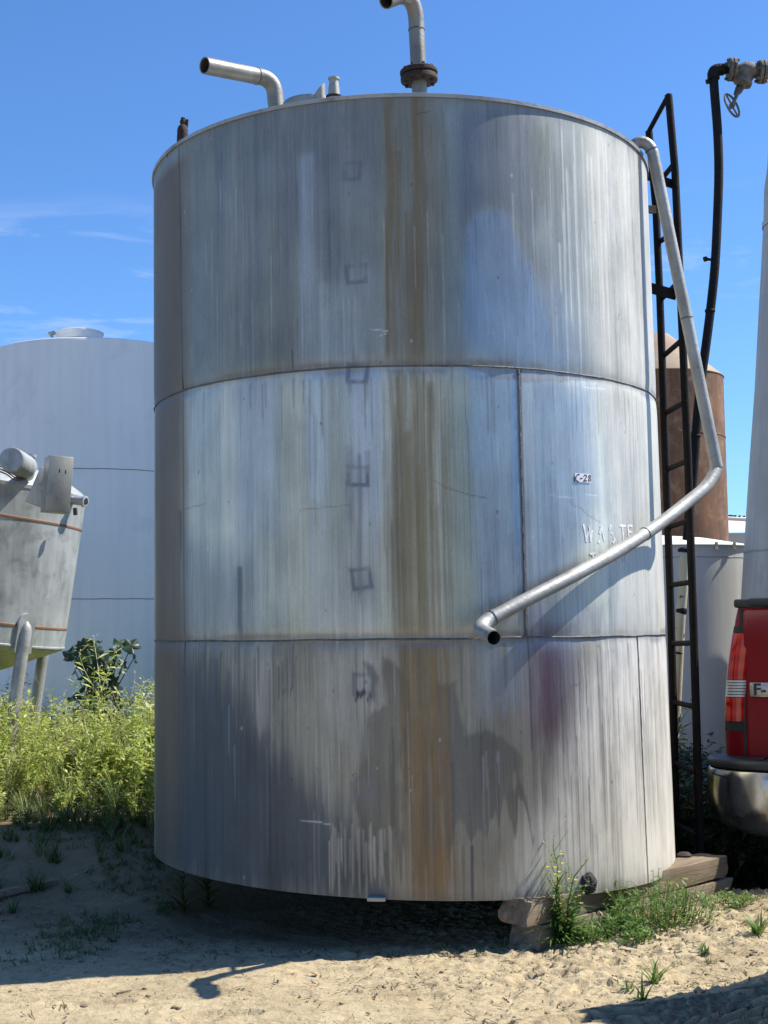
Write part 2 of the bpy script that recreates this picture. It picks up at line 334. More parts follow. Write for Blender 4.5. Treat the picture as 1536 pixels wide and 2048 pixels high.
def build_ground():
    def axis(segs):
        out = [segs[0][0]]
        for a, b, st in segs:
            n = max(1, int(round((b - a) / st))); out += list(np.linspace(a, b, n + 1)[1:])
        return np.array(out)
    xs = axis([(-600, -60, 90), (-60, -8, 6), (-8, -2.6, .3), (-2.6, 2.6, .0085), (2.6, 8, .3), (8, 60, 6), (60, 600, 90)])
    ys = axis([(-200, -10, 40), (-10, 2, 1), (2, 3.75, .08), (3.75, 6.2, .008), (6.2, 8, .02), (8, 14, .15), (14, 60, 4), (60, 900, 90)])
    X, Y = np.meshgrid(xs, ys); Z = ground_z(X, Y)
    near = sst(9, 7, Y) * sst(3.2, 2.4, np.abs(X)) * sst(2.8, 3.4, Y)
    # clods, crumbs and footfalls
    rough = .35 + .9 * sst(-.4, .7, X) * sst(4.05, 4.4, Y)
    d = (RUT_B - RUT_A).normalized(); nrm = Vector((-d.y, d.x))
    a = (X - RUT_A.x) * d.x + (Y - RUT_A.y) * d.y; c = (X - RUT_A.x) * nrm.x + (Y - RUT_A.y) * nrm.y + .02 * np.sin(a * 2.0)
    rough = rough * (1 - .88 * sst(.22, .17, np.abs(c)))
    n1 = fbm(X * 11, Y * 11, 21, 4, .55); n2 = fbm(X * 38, Y * 38, 33, 3, .6)
    crumb = np.maximum(n2 - .60, 0) * .035
    foot = np.zeros_like(Z)
    for fx, fy, fa in ((-.9, 4.25, .3), (-.5, 4.12, .2), (.05, 4.28, .35), (.5, 4.5, .3), (.9, 4.62, .5), (1.2, 4.95, .4), (-.2, 4.62, .2)):
        u_ = (X - fx) * math.cos(fa) + (Y - fy) * math.sin(fa); v_ = -(X - fx) * math.sin(fa) + (Y - fy) * math.cos(fa); e_ = (u_ / .125) ** 2 + (v_ / .048) ** 2
        foot += -.011 * sst(1.1, .75, e_) + .005 * np.exp(-((e_ - 1.25) / .25) ** 2) + .003 * sst(1, .8, e_) * (np.sin(u_ * 260) > 0)
    Z = Z + foot * near
    Z = Z + near * (rough * (.009 * (n1 - .5) + .008 * (n2 - .5)) + rough * crumb)
    churn = sst(-.5, .5, X) * sst(4.0, 4.25, Y) * sst(.3, .6, fbm(X * 1.8 + 2, Y * 1.8, 19, 3))
    Z = Z + near * churn * (1 - .9 * sst(.22, .17, np.abs(c))) * (.016 * (.5 - np.abs(fbm(X * 17, Y * 17, 23, 3) - .5) * 2) + .010 * (fbm(X * 55, Y * 55, 24, 2) - .5))
    pits = np.maximum(vn(X * 16, Y * 20, 71) - .72, 0); Z = Z - near * rough * .022 * pits
    # older half worn wheel tracks running across the front
    for off, wd in ((3.98, .10), (4.32, .09)):
        e = (Y - off - .05 * X + .03 * np.sin(X * 1.7)); pt = sst(wd, wd * .6, np.abs(e)) * near * sst(.6, -.2, X)
        l2 = ((X * 15 + np.abs(e) * 30 + .8 * vn(X * 6, Y * 9, 6)) % 1.0); Z = Z - pt * .006 + pt * .007 * sst(.2, .4, l2) * sst(.8, .6, l2) * sst(.35, .6, fbm(X * 3, Y * 3, 93, 3))
    # tyre tread tracks at the lower right
    d = (RUT_B - RUT_A).normalized(); nrm = Vector((-d.y, d.x))
    a = (X - RUT_A.x) * d.x + (Y - RUT_A.y) * d.y; c = (X - RUT_A.x) * nrm.x + (Y - RUT_A.y) * nrm.y + .02 * np.sin(a * 2.0)
    inr = sst(.20, .16, np.abs(c)) * near
    ph = (a * 18 + np.abs(c + .02 * np.sin(a * 9)) * 34 + .25 * vn(a * 5, c * 9, 4)) % 1.0
    lug = sst(.18, .32, ph) * sst(.78, .64, ph)
    gro = sst(.012, .03, np.abs(c)) * sst(.012, .026, np.abs(np.abs(c) - .095))
    wear = sst(.12, .40, fbm(X * 3.5, Y * 3.5, 90, 3))
    Z = Z - inr * .010 + inr * wear * (.055 * lug * gro - .018)
    Z = Z + .012 * np.exp(-((np.abs(c) - .21) / .03) ** 2) * near * (.5 + n1)
    ny, nx = X.shape; idx = np.arange(nx * ny).reshape(ny, nx)
    q = np.stack([idx[:-1, :-1], idx[:-1, 1:], idx[1:, 1:], idx[1:, :-1]], -1).reshape(-1, 4)
    # tank shade painted into the soil colour / humus mask (dark soil by the weeds, straw coloured sand in the yard)
    shade_hum = .8 * sst(.6, -.4, X) * sst(4.8, 5.4, Y) * (.55 + .6 * n1) + .5 * sst(-.2, -1.2, X) * sst(5.2, 6.2, Y) + sst(.3, .9, X) * sst(5.6, 6.2, Y) + .40 * sst(.45, .70, fbm(X * 2.2, Y * 2.2, 44, 4)) * sst(4.5, 5.0, Y)
    shade_hum = np.clip(shade_hum + .3 * (n1 - .5), 0, 1)
    m, N, L, B = nodes('sandy yard soil'); tc = N.new('ShaderNodeTexCoord'); v = tc.outputs['Object']
    at = N.new('ShaderNodeAttribute'); at.attribute_name = 'shade_humus'
    col = mixc(N, L, noise(N, L, v, 2.2, 8, .6, .35, .65), (.52, .43, .275), (.41, .33, .205))
    col = mixc(N, L, val(N, L, 'MULTIPLY', noise(N, L, v, 22, 8, .7, .46, .70), .75), col, (.235, .175, .10))
    col = mixc(N, L, noise(N, L, v, 75, 5, .65, .60, .68), col, (.15, .11, .07))
    col = mixc(N, L, noise(N, L, v, 110, 3, .6, .68, .73), col, (.66, .56, .40))
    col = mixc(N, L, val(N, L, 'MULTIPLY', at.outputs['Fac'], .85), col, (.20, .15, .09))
    L.new(col, B.inputs['Base Color']); B.inputs['Roughness'].default_value = .95; B.inputs['Specular IOR Level'].default_value = .1
    b = N.new('ShaderNodeBump'); b.inputs['Strength'].default_value = .6; b.inputs['Distance'].default_value = .012
    L.new(noise(N, L, v, 95, 6, .65, 0, 1), b.inputs['Height']); L.new(b.outputs[0], B.inputs['Normal'])
    o = np_mesh('ground', np.stack([X.ravel(), Y.ravel(), Z.ravel()], 1), q, m, {'shade_humus': ('FLOAT', shade_hum.ravel())})
    kind(o, 'structure')
build_ground()

# ================================================================ MAIN STEEL TANK
tank = empty('storage_tank', 'large stained steel tank on timber blocks, bent vent pipes on top, ladder at its side', 'tank', (TCX, TD, ZB))
NARROW = R_(100)
def build_shell():
    nf, nb, nz_ = 1240, 70, 560
    th = np.concatenate([np.linspace(-NARROW, NARROW, nf, endpoint=False), np.linspace(NARROW, 2 * math.pi - NARROW, nb, endpoint=False)])
    tv = np.linspace(0, 1, nz_)
    TH, TV = np.meshgrid(th, tv)
    zlow = ZB + BT * np.sin(TH); Z = zlow + (ZT - zlow) * TV
    S = TH * TR                                            # arc length
    # ---- surface undulation: plate waviness, shallow dents
    wav = .0034 * (fbm(S * 1.5 + 7, Z * 1.1, 61, 3) - .5) + .0009 * (vn(S * 5, Z * 2.5, 62) - .5)
    for px, py, rad, dep in ((700, 660, .13, -.004), (960, 940, .12, .003), (1110, 940, .12, -.003), (1180, 1235, .13, -.004), (640, 1600, .14, -.003), (930, 1690, .12, .003), (980, 660, .1, .003)):
        t0, z0 = on_shell(px, py); wav = wav + dep * np.exp(-((S - t0 * TR) ** 2 + (Z - z0) ** 2) / rad ** 2)
    ridge = lambda z0, w: np.exp(-((Z - z0) / w) ** 2)
    wav = wav - .003 * (ridge(Z1, .035) + ridge(Z2, .035))
    Rr = TR * (1 + TAPER * (ZT - Z) / 3) + wav; CX = TCX + LEAN * (ZT - Z)
    V = np.stack([CX + Rr * np.sin(TH), TD - Rr * np.cos(TH), Z], -1)
    # ---- stains, with light and reflections painted into the same colour
    col = np.empty(TH.shape + (3,)); col[:] = (.355, .350, .312)
    gloss = np.full(TH.shape, .56); dirt = np.zeros(TH.shape)
    def st(fs, fz, seed, o=3): return fbm(S * fs + 50, Z * fz + 9, seed, o, .6)
    fine = st(95, 1.1, 3, 3); mid = st(24, .7, 4, 4); broad = st(5.5, .5, 5, 3); tiny = st(260, 2.2, 8, 2)
    oxide = fbm(S * 2.4 + 11, Z * 1.5 + 3, 55, 4, .55); mott = fbm(S * 11, Z * 7, 56, 4, .6); ms = sst(.36, .62, fbm(S * 1.9 + 31, Z * .9 + 8, 57, 3))
    lum = 1 + .70 * (oxide - .5) + .34 * (mott - .5) + .34 * (broad - .5) + (.25 + .75 * ms) * (.50 * (mid - .5) + .26 * (fine - .5)) + (.05 + .18 * ms) * (tiny - .5)
    col *= lum[..., None]
    tone = fbm(S * 3.1 + 5, Z * .8 + 2, 58, 3)                   # faint warm / cool oxide tints in broad runs
    col *= 1 + (tone - .5)[..., None] * np.array([.22, .05, -.26])
    gloss += .16 * (mid - .5) + .08 * (fine - .5) + .20 * (broad - .5) + .16 * (oxide - .5)
    def lay(mask, rgb, amt=1.0, d=None, g=None):
        nonlocal col, dirt, gloss
        m = np.clip(mask * amt, 0, 1)
        if rgb is not None: col = col * (1 - m[..., None]) + np.array(rgb) * (0.35 + .65 * lum[..., None]) * m[..., None]
        if d is not None: dirt = dirt * (1 - m) + d * m
        if g is not None: gloss = gloss * (1 - m) + g * m
    def mul(mask, k, amt=1.0):
        nonlocal col
        m = np.clip(mask * amt, 0, 1)[..., None]; col = col * (1 - m) + col * np.array(k) * m
    def band(p_top, p_bot, w, soft=.5, fade=.12, wob=.012, zpad=0):   # vertical band centre line between two photo points, half width w (m)
        t0, z0 = on_shell(*p_top); t1, z1 = on_shell(*p_bot)
        if p_top[1] < 200: z0 = ZT
        k = np.clip((z0 - Z) / (z0 - z1), 0, 1); sc_ = (t0 + (t1 - t0) * k) * TR
        d = np.abs(S - sc_ - wob * 2 * (st(14, 2.2, 12, 2) - .5) - wob * (fine - .5))
        m = sst(w * (1 + soft), w * (1 - soft), d)
        m = m * np.clip((.30 if w < .03 else .62) + (1.35 if w < .03 else .6) * fbm(S * 34 + 7, Z * 2.6, 91, 3), 0, 1.1) if w > .009 and w < .2 else m
        return m * sst(z0 + zpad + .004, z0 + zpad - fade * (1.3 if w > .05 else .3), Z) * sst(z1 - fade, z1 + fade, Z + .25 * fade * (fine - .5) * 4)
    def poly(pts, soft=.006, drip=.05, seed=31, wob=.02, low=0.0):
        P = np.array([(on_shell(*p)[0] * TR, on_shell(*p)[1]) for p in pts])
        z = Z + drip * (st(70, .4, seed, 2) - .5) * 2; zm = (P[:, 1].min() + P[:, 1].max()) / 2
        if low: z = z + low * (st(46, .3, seed + 3, 2) - .35) * 2 * sst(zm + .02, zm - .12, Z)
        s = S + wob * (fbm(S * 9, Z * 9, seed + 1, 3) - .5)
        lo, hi = P.min(0) - .15, P.max(0) + .15
        box = (S > lo[0]) & (S < hi[0]) & (Z > lo[1]) & (Z < hi[1]); m = np.zeros(S.shape)
        ss, zz = s[box], z[box]; d = np.full(ss.shape, 1e9); ins = np.zeros(ss.shape, bool); n = len(P)
        for i in range(n):
            a, b = P[i], P[(i + 1) % n]; e = b - a
            t = np.clip(((ss - a[0]) * e[0] + (zz - a[1]) * e[1]) / (e @ e + 1e-12), 0, 1)
            d = np.minimum(d, np.hypot(ss - a[0] - t * e[0], zz - a[1] - t * e[1]))
            cr = ((a[1] > zz) != (b[1] > zz)) & (ss < (b[0] - a[0]) * (zz - a[1]) / (b[1] - a[1] + 1e-12) + a[0]); ins ^= cr
        m[box] = sst(-soft, soft, np.where(ins, d, -d)); return m
    def drips(x0, x1, y0, y1, n, seed, wid=(.0012, .0035), ln=(.15, .6), jit=.15):
        r = np.random.default_rng(seed); m = np.zeros(S.shape)
        ta, za = on_shell(x0, (y0 + y1) / 2); tb, _ = on_shell(x1, (y0 + y1) / 2); zt_ = on_shell((x0 + x1) / 2, y0)[1]; zb_ = on_shell((x0 + x1) / 2, y1)[1]
        for i in range(n):
            s0 = r.uniform(ta, tb) * TR; zt0 = zt_ - r.uniform(0, jit) * (zt_ - zb_); L_ = r.uniform(*ln) * (zt_ - zb_); w = r.uniform(*wid); a = r.uniform(.4, 1)
            cols = np.where(np.abs(th * TR - s0) < w * 4)[0]
            if len(cols) == 0: continue
            zz = Z[:, cols]; ss = S[:, cols]
            k = np.clip((zt0 - zz) / L_, 0, 1.2)
            m[:, cols] = np.maximum(m[:, cols], a * np.exp(-((ss - s0) / (w * (1.2 - .5 * k))) ** 2) * sst(0, .06, k) * sst(1.02, .85, k))
        return m
    up = sst(Z1 - .002, Z1 + .002, Z); lo_ = sst(Z2 + .002, Z2 - .002, Z); midc = (1 - up) * (1 - lo_)
    # base tone per course
    mul(up, (.68, .72, .74)); mul(lo_, (.88, .85, .80)); mul(midc, (1.40, 1.46, 1.45))
    # left strip brown
    lay(band((328, 330), (330, 1740), .22, .35, .05), (.125, .098, .066), .9, .9, .6)
    # dark run-off from the rim
    lay(poly([(470, 225), (790, 180), (790, 330), (740, 420), (660, 380), (600, 480), (520, 420), (480, 520)], .09, .10, 30), (.20, .215, .225), .55, .2, .55)
    # shade and dark ground reflection painted grey-blue low on the left
    lay(poly([(365, 1330), (470, 1390), (560, 1500), (690, 1640), (770, 1700), (780, 1815), (355, 1765)], .10, .10, 33), (.075, .085, .10), .85, .35, .55)
    lay(poly([(365, 1330), (430, 1290), (480, 1420), (520, 1640), (360, 1700)], .09, .10, 32), (.085, .10, .12), .7, .3, .52)
    lay(poly([(365, 1060), (500, 1130), (500, 1285), (362, 1290)], .09, .06, 34), (.17, .19, .22), .65, .1, .45)
    # lighter sheets
    lay(band((612, 300), (618, 730), .030, .6, .1), (.40, .42, .43), .55, 0, .50)
    lay(band((645, 560), (648, 730), .020, .6, .1), (.46, .49, .48), .5, 0, .50)
    lay(poly([(607, 742), (720, 735), (762, 735), (755, 1275), (618, 1282), (614, 1000)], .004, .012, 35, .004) * (1 - .6 * sst(640, 760, 0 * S + 1) * 0), (.46, .475, .455), .60, 0, .50)
    lay(poly([(612, 742), (655, 740), (650, 1000), (618, 1000)], .016, .03, 64), (.50, .56, .57), .55, 0, .48)
    lay(poly([(470, 770), (560, 748), (560, 1060), (480, 1060)], .05, .06, 36), (.43, .455, .47), .6, 0, .48)
    lay(poly([(372, 790), (425, 770), (425, 950), (378, 960)], .03, .05, 65), (.36, .365, .35), .5, 0, .48)
    lay(poly([(640, 560), (790, 540), (790, 720), (640, 728)], .06, .08, 37), (.38, .41, .40), .55, 0, .50)
    lay(poly([(640, 1290), (770, 1290), (750, 1420), (715, 1540), (670, 1480), (625, 1380)], .05, .10, 38), (.40, .39, .365), .6, .05, .5)
    lay(poly([(500, 1290), (545, 1290), (545, 1480), (510, 1480)], .025, .10, 39), (.37, .355, .33), .5, .05, .5)
    lay(poly([(560, 300), (585, 300), (585, 700), (566, 700)], .02, .12, 66), (.17, .18, .19), .5, .2, .55)
    lay(poly([(430, 330), (450, 320), (455, 700), (436, 720)], .03, .12, 67), (.19, .20, .21), .5, .2, .55)
    # dark streaks
    lay(drips(360, 780, 215, 700, 60, 1), (.17, .18, .19), .5, .3)
    lay(drips(360, 600, 1280, 1700, 26, 2, (.003, .009)), (.08, .09, .11), .6, .3)
    lay(drips(600, 780, 760, 1270, 26, 3), (.24, .25, .26), .4)
    lay(drips(370, 620, 780, 1270, 40, 4), (.52, .54, .54), .4, 0, .48)
    lay(drips(450, 760, 1290, 1560, 34, 41), (.46, .45, .42), .45, 0, .45)
    lay(band((479, 1130), (482, 1275), .011, .5, .05), (.15, .16, .17), .8, .4)
    lay(band((473, 610), (476, 700), .011, .5, .03), (.20, .205, .21), .7, .4)
    lay(band((360, 1020), (362, 1110), .012, .5, .04), (.13, .115, .10), .8, .6)
    # rust-coloured run under the flanged vent
    lay(band((808, 190), (820, 728), .100, .8, .02, .03), (.25, .235, .175), .6, .35, .52)
    for a, b, w, k in (((776, 190), (778, 727), .0125, .8), ((790, 300), (793, 727), .0095, .5), ((829, 190), (833, 727), .0175, .9), ((846, 190), (849, 727), .011, .7), ((815, 420), (818, 727), .012, .5),
                       ((797, 735), (795, 1278), .0165, .75), ((832, 735), (842, 1278), .022, .95), ((812, 860), (815, 1278), .0175, .8), ((862, 760), (868, 1278), .012, .55), ((780, 735), (783, 1278), .0095, .6), ((886, 735), (892, 1278), .0125, .45),
                       ((842, 1285), (846, 1520), .045, .75), ((800, 1285), (806, 1460), .02, .5), ((890, 1285), (895, 1500), .016, .5)):
        lay(band(a, b, w, .7, .05, .02), (.185, .138, .078), k * .9, .6, .58)
    lay(band((828, 735), (834, 1278), .085, .9, .02, .03), (.33, .30, .19), .55, .4, .52)
    lay(drips(780, 915, 1440, 1800, 46, 5, (.002, .008), (.3, .9), .4), (.085, .062, .04), .6, .7)
    lay(drips(770, 900, 200, 725, 44, 51, (.0015, .006), (.2, .9), .5), (.19, .145, .075), .6, .5)
    lay(drips(765, 905, 740, 1275, 60, 52, (.0015, .007), (.2, .9), .5), (.22, .16, .075), .65, .5)
    # olive oxide tints beside the run
    lay(poly([(892, 742), (940, 742), (948, 1000), (960, 1220), (915, 1275), (895, 1100)], .025, .05, 68), (.33, .36, .265), .55, .1, .5)
    lay(poly([(650, 742), (700, 742), (700, 1050), (665, 1100)], .03, .05, 69), (.43, .44, .35), .5, 0, .5)
    lay(poly([(880, 195), (925, 200), (930, 700), (890, 725)], .03, .05, 74), (.27, .31, .29), .5, .1, .5)
    # glossier clean metal, reflected sky blue tinted into its colour
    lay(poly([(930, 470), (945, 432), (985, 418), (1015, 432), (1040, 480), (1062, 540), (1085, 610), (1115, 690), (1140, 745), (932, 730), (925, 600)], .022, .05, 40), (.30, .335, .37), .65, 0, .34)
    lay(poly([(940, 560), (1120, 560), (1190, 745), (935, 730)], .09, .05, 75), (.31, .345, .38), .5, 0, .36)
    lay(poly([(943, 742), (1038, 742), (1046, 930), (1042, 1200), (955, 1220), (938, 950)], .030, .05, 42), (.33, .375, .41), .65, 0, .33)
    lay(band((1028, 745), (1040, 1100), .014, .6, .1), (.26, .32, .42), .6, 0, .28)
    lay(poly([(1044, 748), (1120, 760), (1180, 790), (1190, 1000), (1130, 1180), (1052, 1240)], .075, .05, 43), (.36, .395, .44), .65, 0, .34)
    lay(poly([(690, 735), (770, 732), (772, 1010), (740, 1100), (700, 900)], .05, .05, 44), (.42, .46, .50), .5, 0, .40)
    lay(poly([(1058, 1215), (1200, 1225), (1150, 1275), (1140, 1500), (1062, 1490)], .07, .06, 45), (.36, .31, .345), .6, 0, .30)  # purple here and below: the red pickup's reflection painted into the colour
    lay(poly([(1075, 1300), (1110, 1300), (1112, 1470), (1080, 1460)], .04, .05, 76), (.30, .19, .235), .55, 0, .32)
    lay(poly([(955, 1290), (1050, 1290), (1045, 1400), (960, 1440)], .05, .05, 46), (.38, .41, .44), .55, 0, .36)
    # upper dull arch above the glossy area
    lay(poly([(915, 215), (1080, 235), (1090, 420), (1060, 480), (1030, 440), (985, 405), (940, 420), (922, 460)], .03, .05, 47), (.19, .20, .215), .7, .2, .5)
    lay(poly([(1060, 260), (1100, 260), (1095, 420), (1070, 420)], .03, .10, 48), (.15, .155, .125), .6, .3, .5)
    # stain edge below the first seam
    lay(poly([(900, 730), (1130, 742), (1230, 765), (1150, 762), (1060, 766), (1030, 760), (990, 758), (970, 745)], .003, .006, 49, .03), (.26, .265, .27), .7, .3, .5)
    # sunlit brightness painted into the right side as whitish vertical runs
    sun_pale = poly([(1180, 240), (1345, 300), (1400, 1000), (1420, 1760), (1240, 1790), (1215, 1500), (1235, 1270), (1225, 1000), (1190, 740)], .09, .12, 54) * np.clip(.25 + .8 * mid + .5 * mott, 0, 1)
    lay(sun_pale, (.50, .485, .44), .80, .7, .66); lay(poly([(1130, 1500), (1200, 1290), (1420, 1280), (1420, 1765), (1000, 1800), (1060, 1660)], .09, .10, 59) * np.clip(.3 + .7 * mid + .5 * mott, 0, 1), (.70, .68, .625), .72, .7, .66)
    lay(drips(1100, 1300, 240, 760, 80, 6, (.0015, .006), (.2, .9), .6), (.62, .61, .57), .5, .4, .6)
    lay(drips(1060, 1330, 260, 770, 60, 7, (.0012, .005), (.2, .9), .6), (.25, .25, .23), .45, .2)
    lay(drips(1060, 1320, 1300, 1720, 95, 8, (.0010, .0028), (.2, .8), .6), (.13, .13, .135), .7, .3)
    lay(drips(900, 1300, 760, 1260, 50, 9, (.0012, .006), (.2, .8), .6), (.27, .28, .30), .35, .1)
    # wet-looking blotches on the bottom course
    for k, (pts, sd_) in enumerate((([(768, 1318), (785, 1318), (812, 1345), (826, 1400), (822, 1440), (806, 1470), (800, 1520), (815, 1640), (780, 1720), (716, 1700), (705, 1540), (712, 1470), (730, 1420), (765, 1410)], 60),
                      ([(800, 1460), (836, 1430), (858, 1480), (850, 1520), (826, 1500), (815, 1530), (795, 1520)], 61),
                      ([(872, 1365), (905, 1365), (925, 1420), (935, 1470), (985, 1460), (1020, 1490), (1050, 1545), (1062, 1600), (1040, 1580), (1010, 1620), (960, 1660), (890, 1640), (870, 1500)], 62),
                      ([(726, 1328), (750, 1330), (764, 1352), (752, 1372), (748, 1410), (735, 1410), (735, 1365)], 63))):
        lay(poly(pts, .013, .018, sd_, .07, .16) * np.clip(.20 + .8 * (mott - .2) + .8 * mid, 0, 1), (.095, .09, .085), .74, .45, .45)
    lay(band((838, 1283), (846, 1805), .036, .9, .03, .05) * np.clip(.2 + 1.3 * mid, 0, 1), (.20, .15, .075), .75, .6, .58); lay(band((806, 1283), (812, 1600), .014, .8, .1, .03), (.20, .15, .08), .6, .5, .58)
    lay(band((852, 1440), (852, 1805), .055, .9, .25, .05) * np.clip(.1 + 1.5 * mid, 0, 1), (.13, .09, .052), .8, .7, .6)
    lay(band((872, 1640), (876, 1805), .070, .9, .14, .04) * np.clip(.15 + 1.3 * mid, 0, 1), (.25, .145, .055), .8, .7, .6)
    lay(drips(800, 900, 1285, 1780, 40, 92, (.002, .007), (.2, .9), .5), (.25, .155, .06), .6, .7)
    lay(drips(645, 790, 1640, 1800, 38, 10, (.0018, .005), (.3, .95), .25), (.40, .385, .345), .8, .1, .5)
    lay(drips(630, 740, 1440, 1640, 22, 11, (.0018, .004), (.3, .9), .3), (.40, .39, .36), .65, .05, .5)
    lay(drips(955, 1000, 1480, 1660, 5, 13, (.002, .004), (.4, .9), .2), (.40, .39, .37), .7, 0, .5)
    # ghost marks of removed gauge brackets
    def ghost(px, py, w, k, hollow=True, ln=.011):
        t0, z0 = on_shell(px, py); rr = np.random.default_rng(int(px * 7 + py)); q = rr.normal(0, .05); ds, dz = S - t0 * TR, Z - z0; ds, dz = ds + q * dz, dz - q * ds
        a = np.maximum(np.abs(ds) * rr.uniform(.88, 1.1), np.abs(dz)) + .007 * (fbm(S * 26, Z * 26, int(py), 3) - .5)
        m = sst(ln, ln * .2, np.abs(a - w)) if hollow else sst(w + .02, w - .02, a)
        m = m * np.clip(.15 + 1.5 * fbm(S * 22 + px, Z * 22 + py, 78, 3) - .15 * np.sign(dz + rr.uniform(-.03, .03)), 0, 1)
        lay(m, (.15, .155, .18), k, .3)
        lay(np.exp(-(ds / (w * 1.6)) ** 2 - ((dz + w * .8) / (w * 2)) ** 2) * (.3 + .7 * mid), (.22, .23, .25), .35, .2)
    for px, py, w, k in ((705, 342, .030, .9), (712, 548, .030, .85), (714, 746, .032, .8), (716, 952, .032, .9), (723, 1157, .034, .85), (727, 1368, .034, .7), (729, 1575, .034, .6)):
        ghost(px, py, w, k, True, .012)
    ghost(723, 1157, .05, .22, False)
    lay(band((718, 905), (722, 1200), .009, .5, .05, .006), (.20, .20, .23), .6, .3)
    lay(band((696, 890), (700, 1045), .014, .4, .02, .004), (.30, .29, .32), .5, .2)
    lay(band((737, 900), (736, 950), .012, .4, .02, .004), (.26, .26, .29), .55, .2)
    lay(band((697, 740), (700, 790), .008, .4, .03, .003), (.22, .23, .25), .6, .2); lay(band((733, 738), (735, 800), .010, .4, .03, .003), (.2, .21, .23), .6, .2)
    # grime hugging the horizontal seams and the vertical plate joints
    for z0 in (Z1, Z2):
        d = np.abs(Z - z0 - .004 * (fbm(S * 12, Z * 0, 70, 3) - .5)); lay(sst(.026, .002, d) * (.25 + .75 * fbm(S * 9, Z * 3, 71, 3)), (.13, .13, .135), .6, .5)
    lay(sst(.05, .0, Z - zlow) * (.3 + .7 * fbm(S * 14, Z * 6, 72, 3)), (.15, .135, .11), .6, .6)
    lay(sst(.05, .0, ZT - Z) * (.2 + .8 * fbm(S * 20, Z * 2, 73, 3)), (.17, .17, .165), .5, .4)
    for p0, p1, w in (((1037, 738), (1053, 1275), .009), ((358, 300), (365, 780), .005), ((365, 785), (369, 1280), .005), ((369, 1285), (371, 1750), .006), ((585, 700), (586, 740), .004), ((1275, 1270), (1296, 1765), .006), ((478, 1285), (480, 1700), .003), ((1057, 1275), (1064, 1500), .003), ((944, 1690), (946, 1800), .006)):
        lay(band(p0, p1, w, .5, .01, .003), (.11, .11, .115), .85, .5)
    # scratches
    for pts, c in (([(600, 1640), (640, 1645), (660, 1649)], .62), ([(1100, 990), (1150, 997)], .66), ([(1170, 990), (1195, 992)], .7), ([(1165, 775), (1210, 778)], .7), ([(868, 960), (890, 975), (940, 990), (975, 997)], .15),
                   ([(1140, 1000), (1145, 1010), (1160, 1015), (1175, 1030), (1200, 1045)], .2), ([(740, 658), (775, 662)], .75), ([(760, 670), (772, 668)], .75), ([(833, 228), (860, 223)], .06), ([(1148, 1370), (1160, 1368)], .1), 
                   ([(1235, 640), (1238, 628)], .08), ([(632, 1535), (640, 1545)], .15), ([(705, 1550), (712, 1547)], .06), ([(565, 1390), (570, 1378)], .08), ([(580, 1392), (584, 1370)], .08), ([(600, 1020), (680, 1012), (700, 1010)], .24), ([(370, 1018), (410, 1008)], .16)):
        for a, b in zip(pts[:-1], pts[1:]):
            A = np.array(on_shell(*a)) * (TR, 1); Bq = np.array(on_shell(*b)) * (TR, 1); e = Bq - A
            bx = (S > min(A[0], Bq[0]) - .02) & (S < max(A[0], Bq[0]) + .02) & (Z > min(A[1], Bq[1]) - .02) & (Z < max(A[1], Bq[1]) + .02)
            t = np.clip(((S[bx] - A[0]) * e[0] + (Z[bx] - A[1]) * e[1]) / (e @ e), 0, 1)
            mm = np.zeros(S.shape); mm[bx] = sst(.0045, .0015, np.hypot(S[bx] - A[0] - t * e[0], Z[bx] - A[1] - t * e[1]) * 1.35); lay(mm, (c,) * 3, .55)
    # sharp hair-line runs, pin specks and weld heat tint
    lay(drips(365, 1300, 195, 500, 60, 81, (.0016, .0032), (.1, .8), .8), (.12, .125, .13), .55, .3); lay(drips(365, 1300, 300, 740, 45, 82, (.0016, .0032), (.1, .6), .9), (.52, .53, .51), .45, 0)
    lay(drips(372, 1300, 740, 1270, 50, 83, (.0016, .0030), (.1, .7), .9), (.14, .145, .15), .45, .3); lay(drips(372, 1300, 740, 1270, 40, 84, (.0016, .003), (.1, .5), .9), (.60, .61, .58), .4, 0)
    lay(drips(372, 1240, 1285, 1790, 60, 85, (.0016, .0034), (.1, .7), .9), (.07, .07, .075), .5, .3); lay(drips(372, 1240, 1285, 1790, 30, 86, (.0016, .003), (.1, .5), .9), (.42, .41, .38), .4, 0)
    for z0, k in ((Z1, 1), (Z2, 1)):
        lay(np.exp(-((Z - z0 - .016) / .010) ** 2) * sst(.45, .7, fbm(S * 6, Z * 0 + k, 87, 3)), (.22, .15, .09), .5, .3); lay(np.exp(-((Z - z0 + .020) / .012) ** 2) * sst(.45, .7, fbm(S * 5 + 9, Z * 0, 88, 3)), (.16, .18, .24), .5, .2)
    lay(drips(365, 1280, 742, 900, 55, 89, (.002, .006), (.2, .9), .05), (.17, .14, .105), .5, .4); lay(drips(365, 1280, 1284, 1500, 40, 90, (.002, .006), (.2, .9), .05), (.13, .11, .085), .5, .4)
    r = np.random.default_rng(11)
    for i in range(70):
        t0, z0 = on_shell(r.uniform(330, 1320), r.uniform(250, 1760)); j = np.abs(th - t0) < .02; w_ = r.uniform(.002, .0045)
        mm = np.zeros(S.shape); mm[:, j] = np.exp(-((S[:, j] - t0 * TR) / w_) ** 2 - ((Z[:, j] - z0) / (w_ * 1.3)) ** 2); lay(mm, (.06, .055, .05) if r.random() < .6 else (.6, .6, .58), .7, .5)
    # smeared scribbles on the ghost bracket
    r = np.random.default_rng(5)
    for i in range(12):
        px, py = 725 + r.normal(0, 14), 1391 + r.normal(0, 5); t0, z0 = on_shell(px, py)
        lay(np.exp(-((S - t0 * TR) / .004) ** 2 - ((Z - z0) / .009) ** 2), (.04, .035, .035), .9, .6)
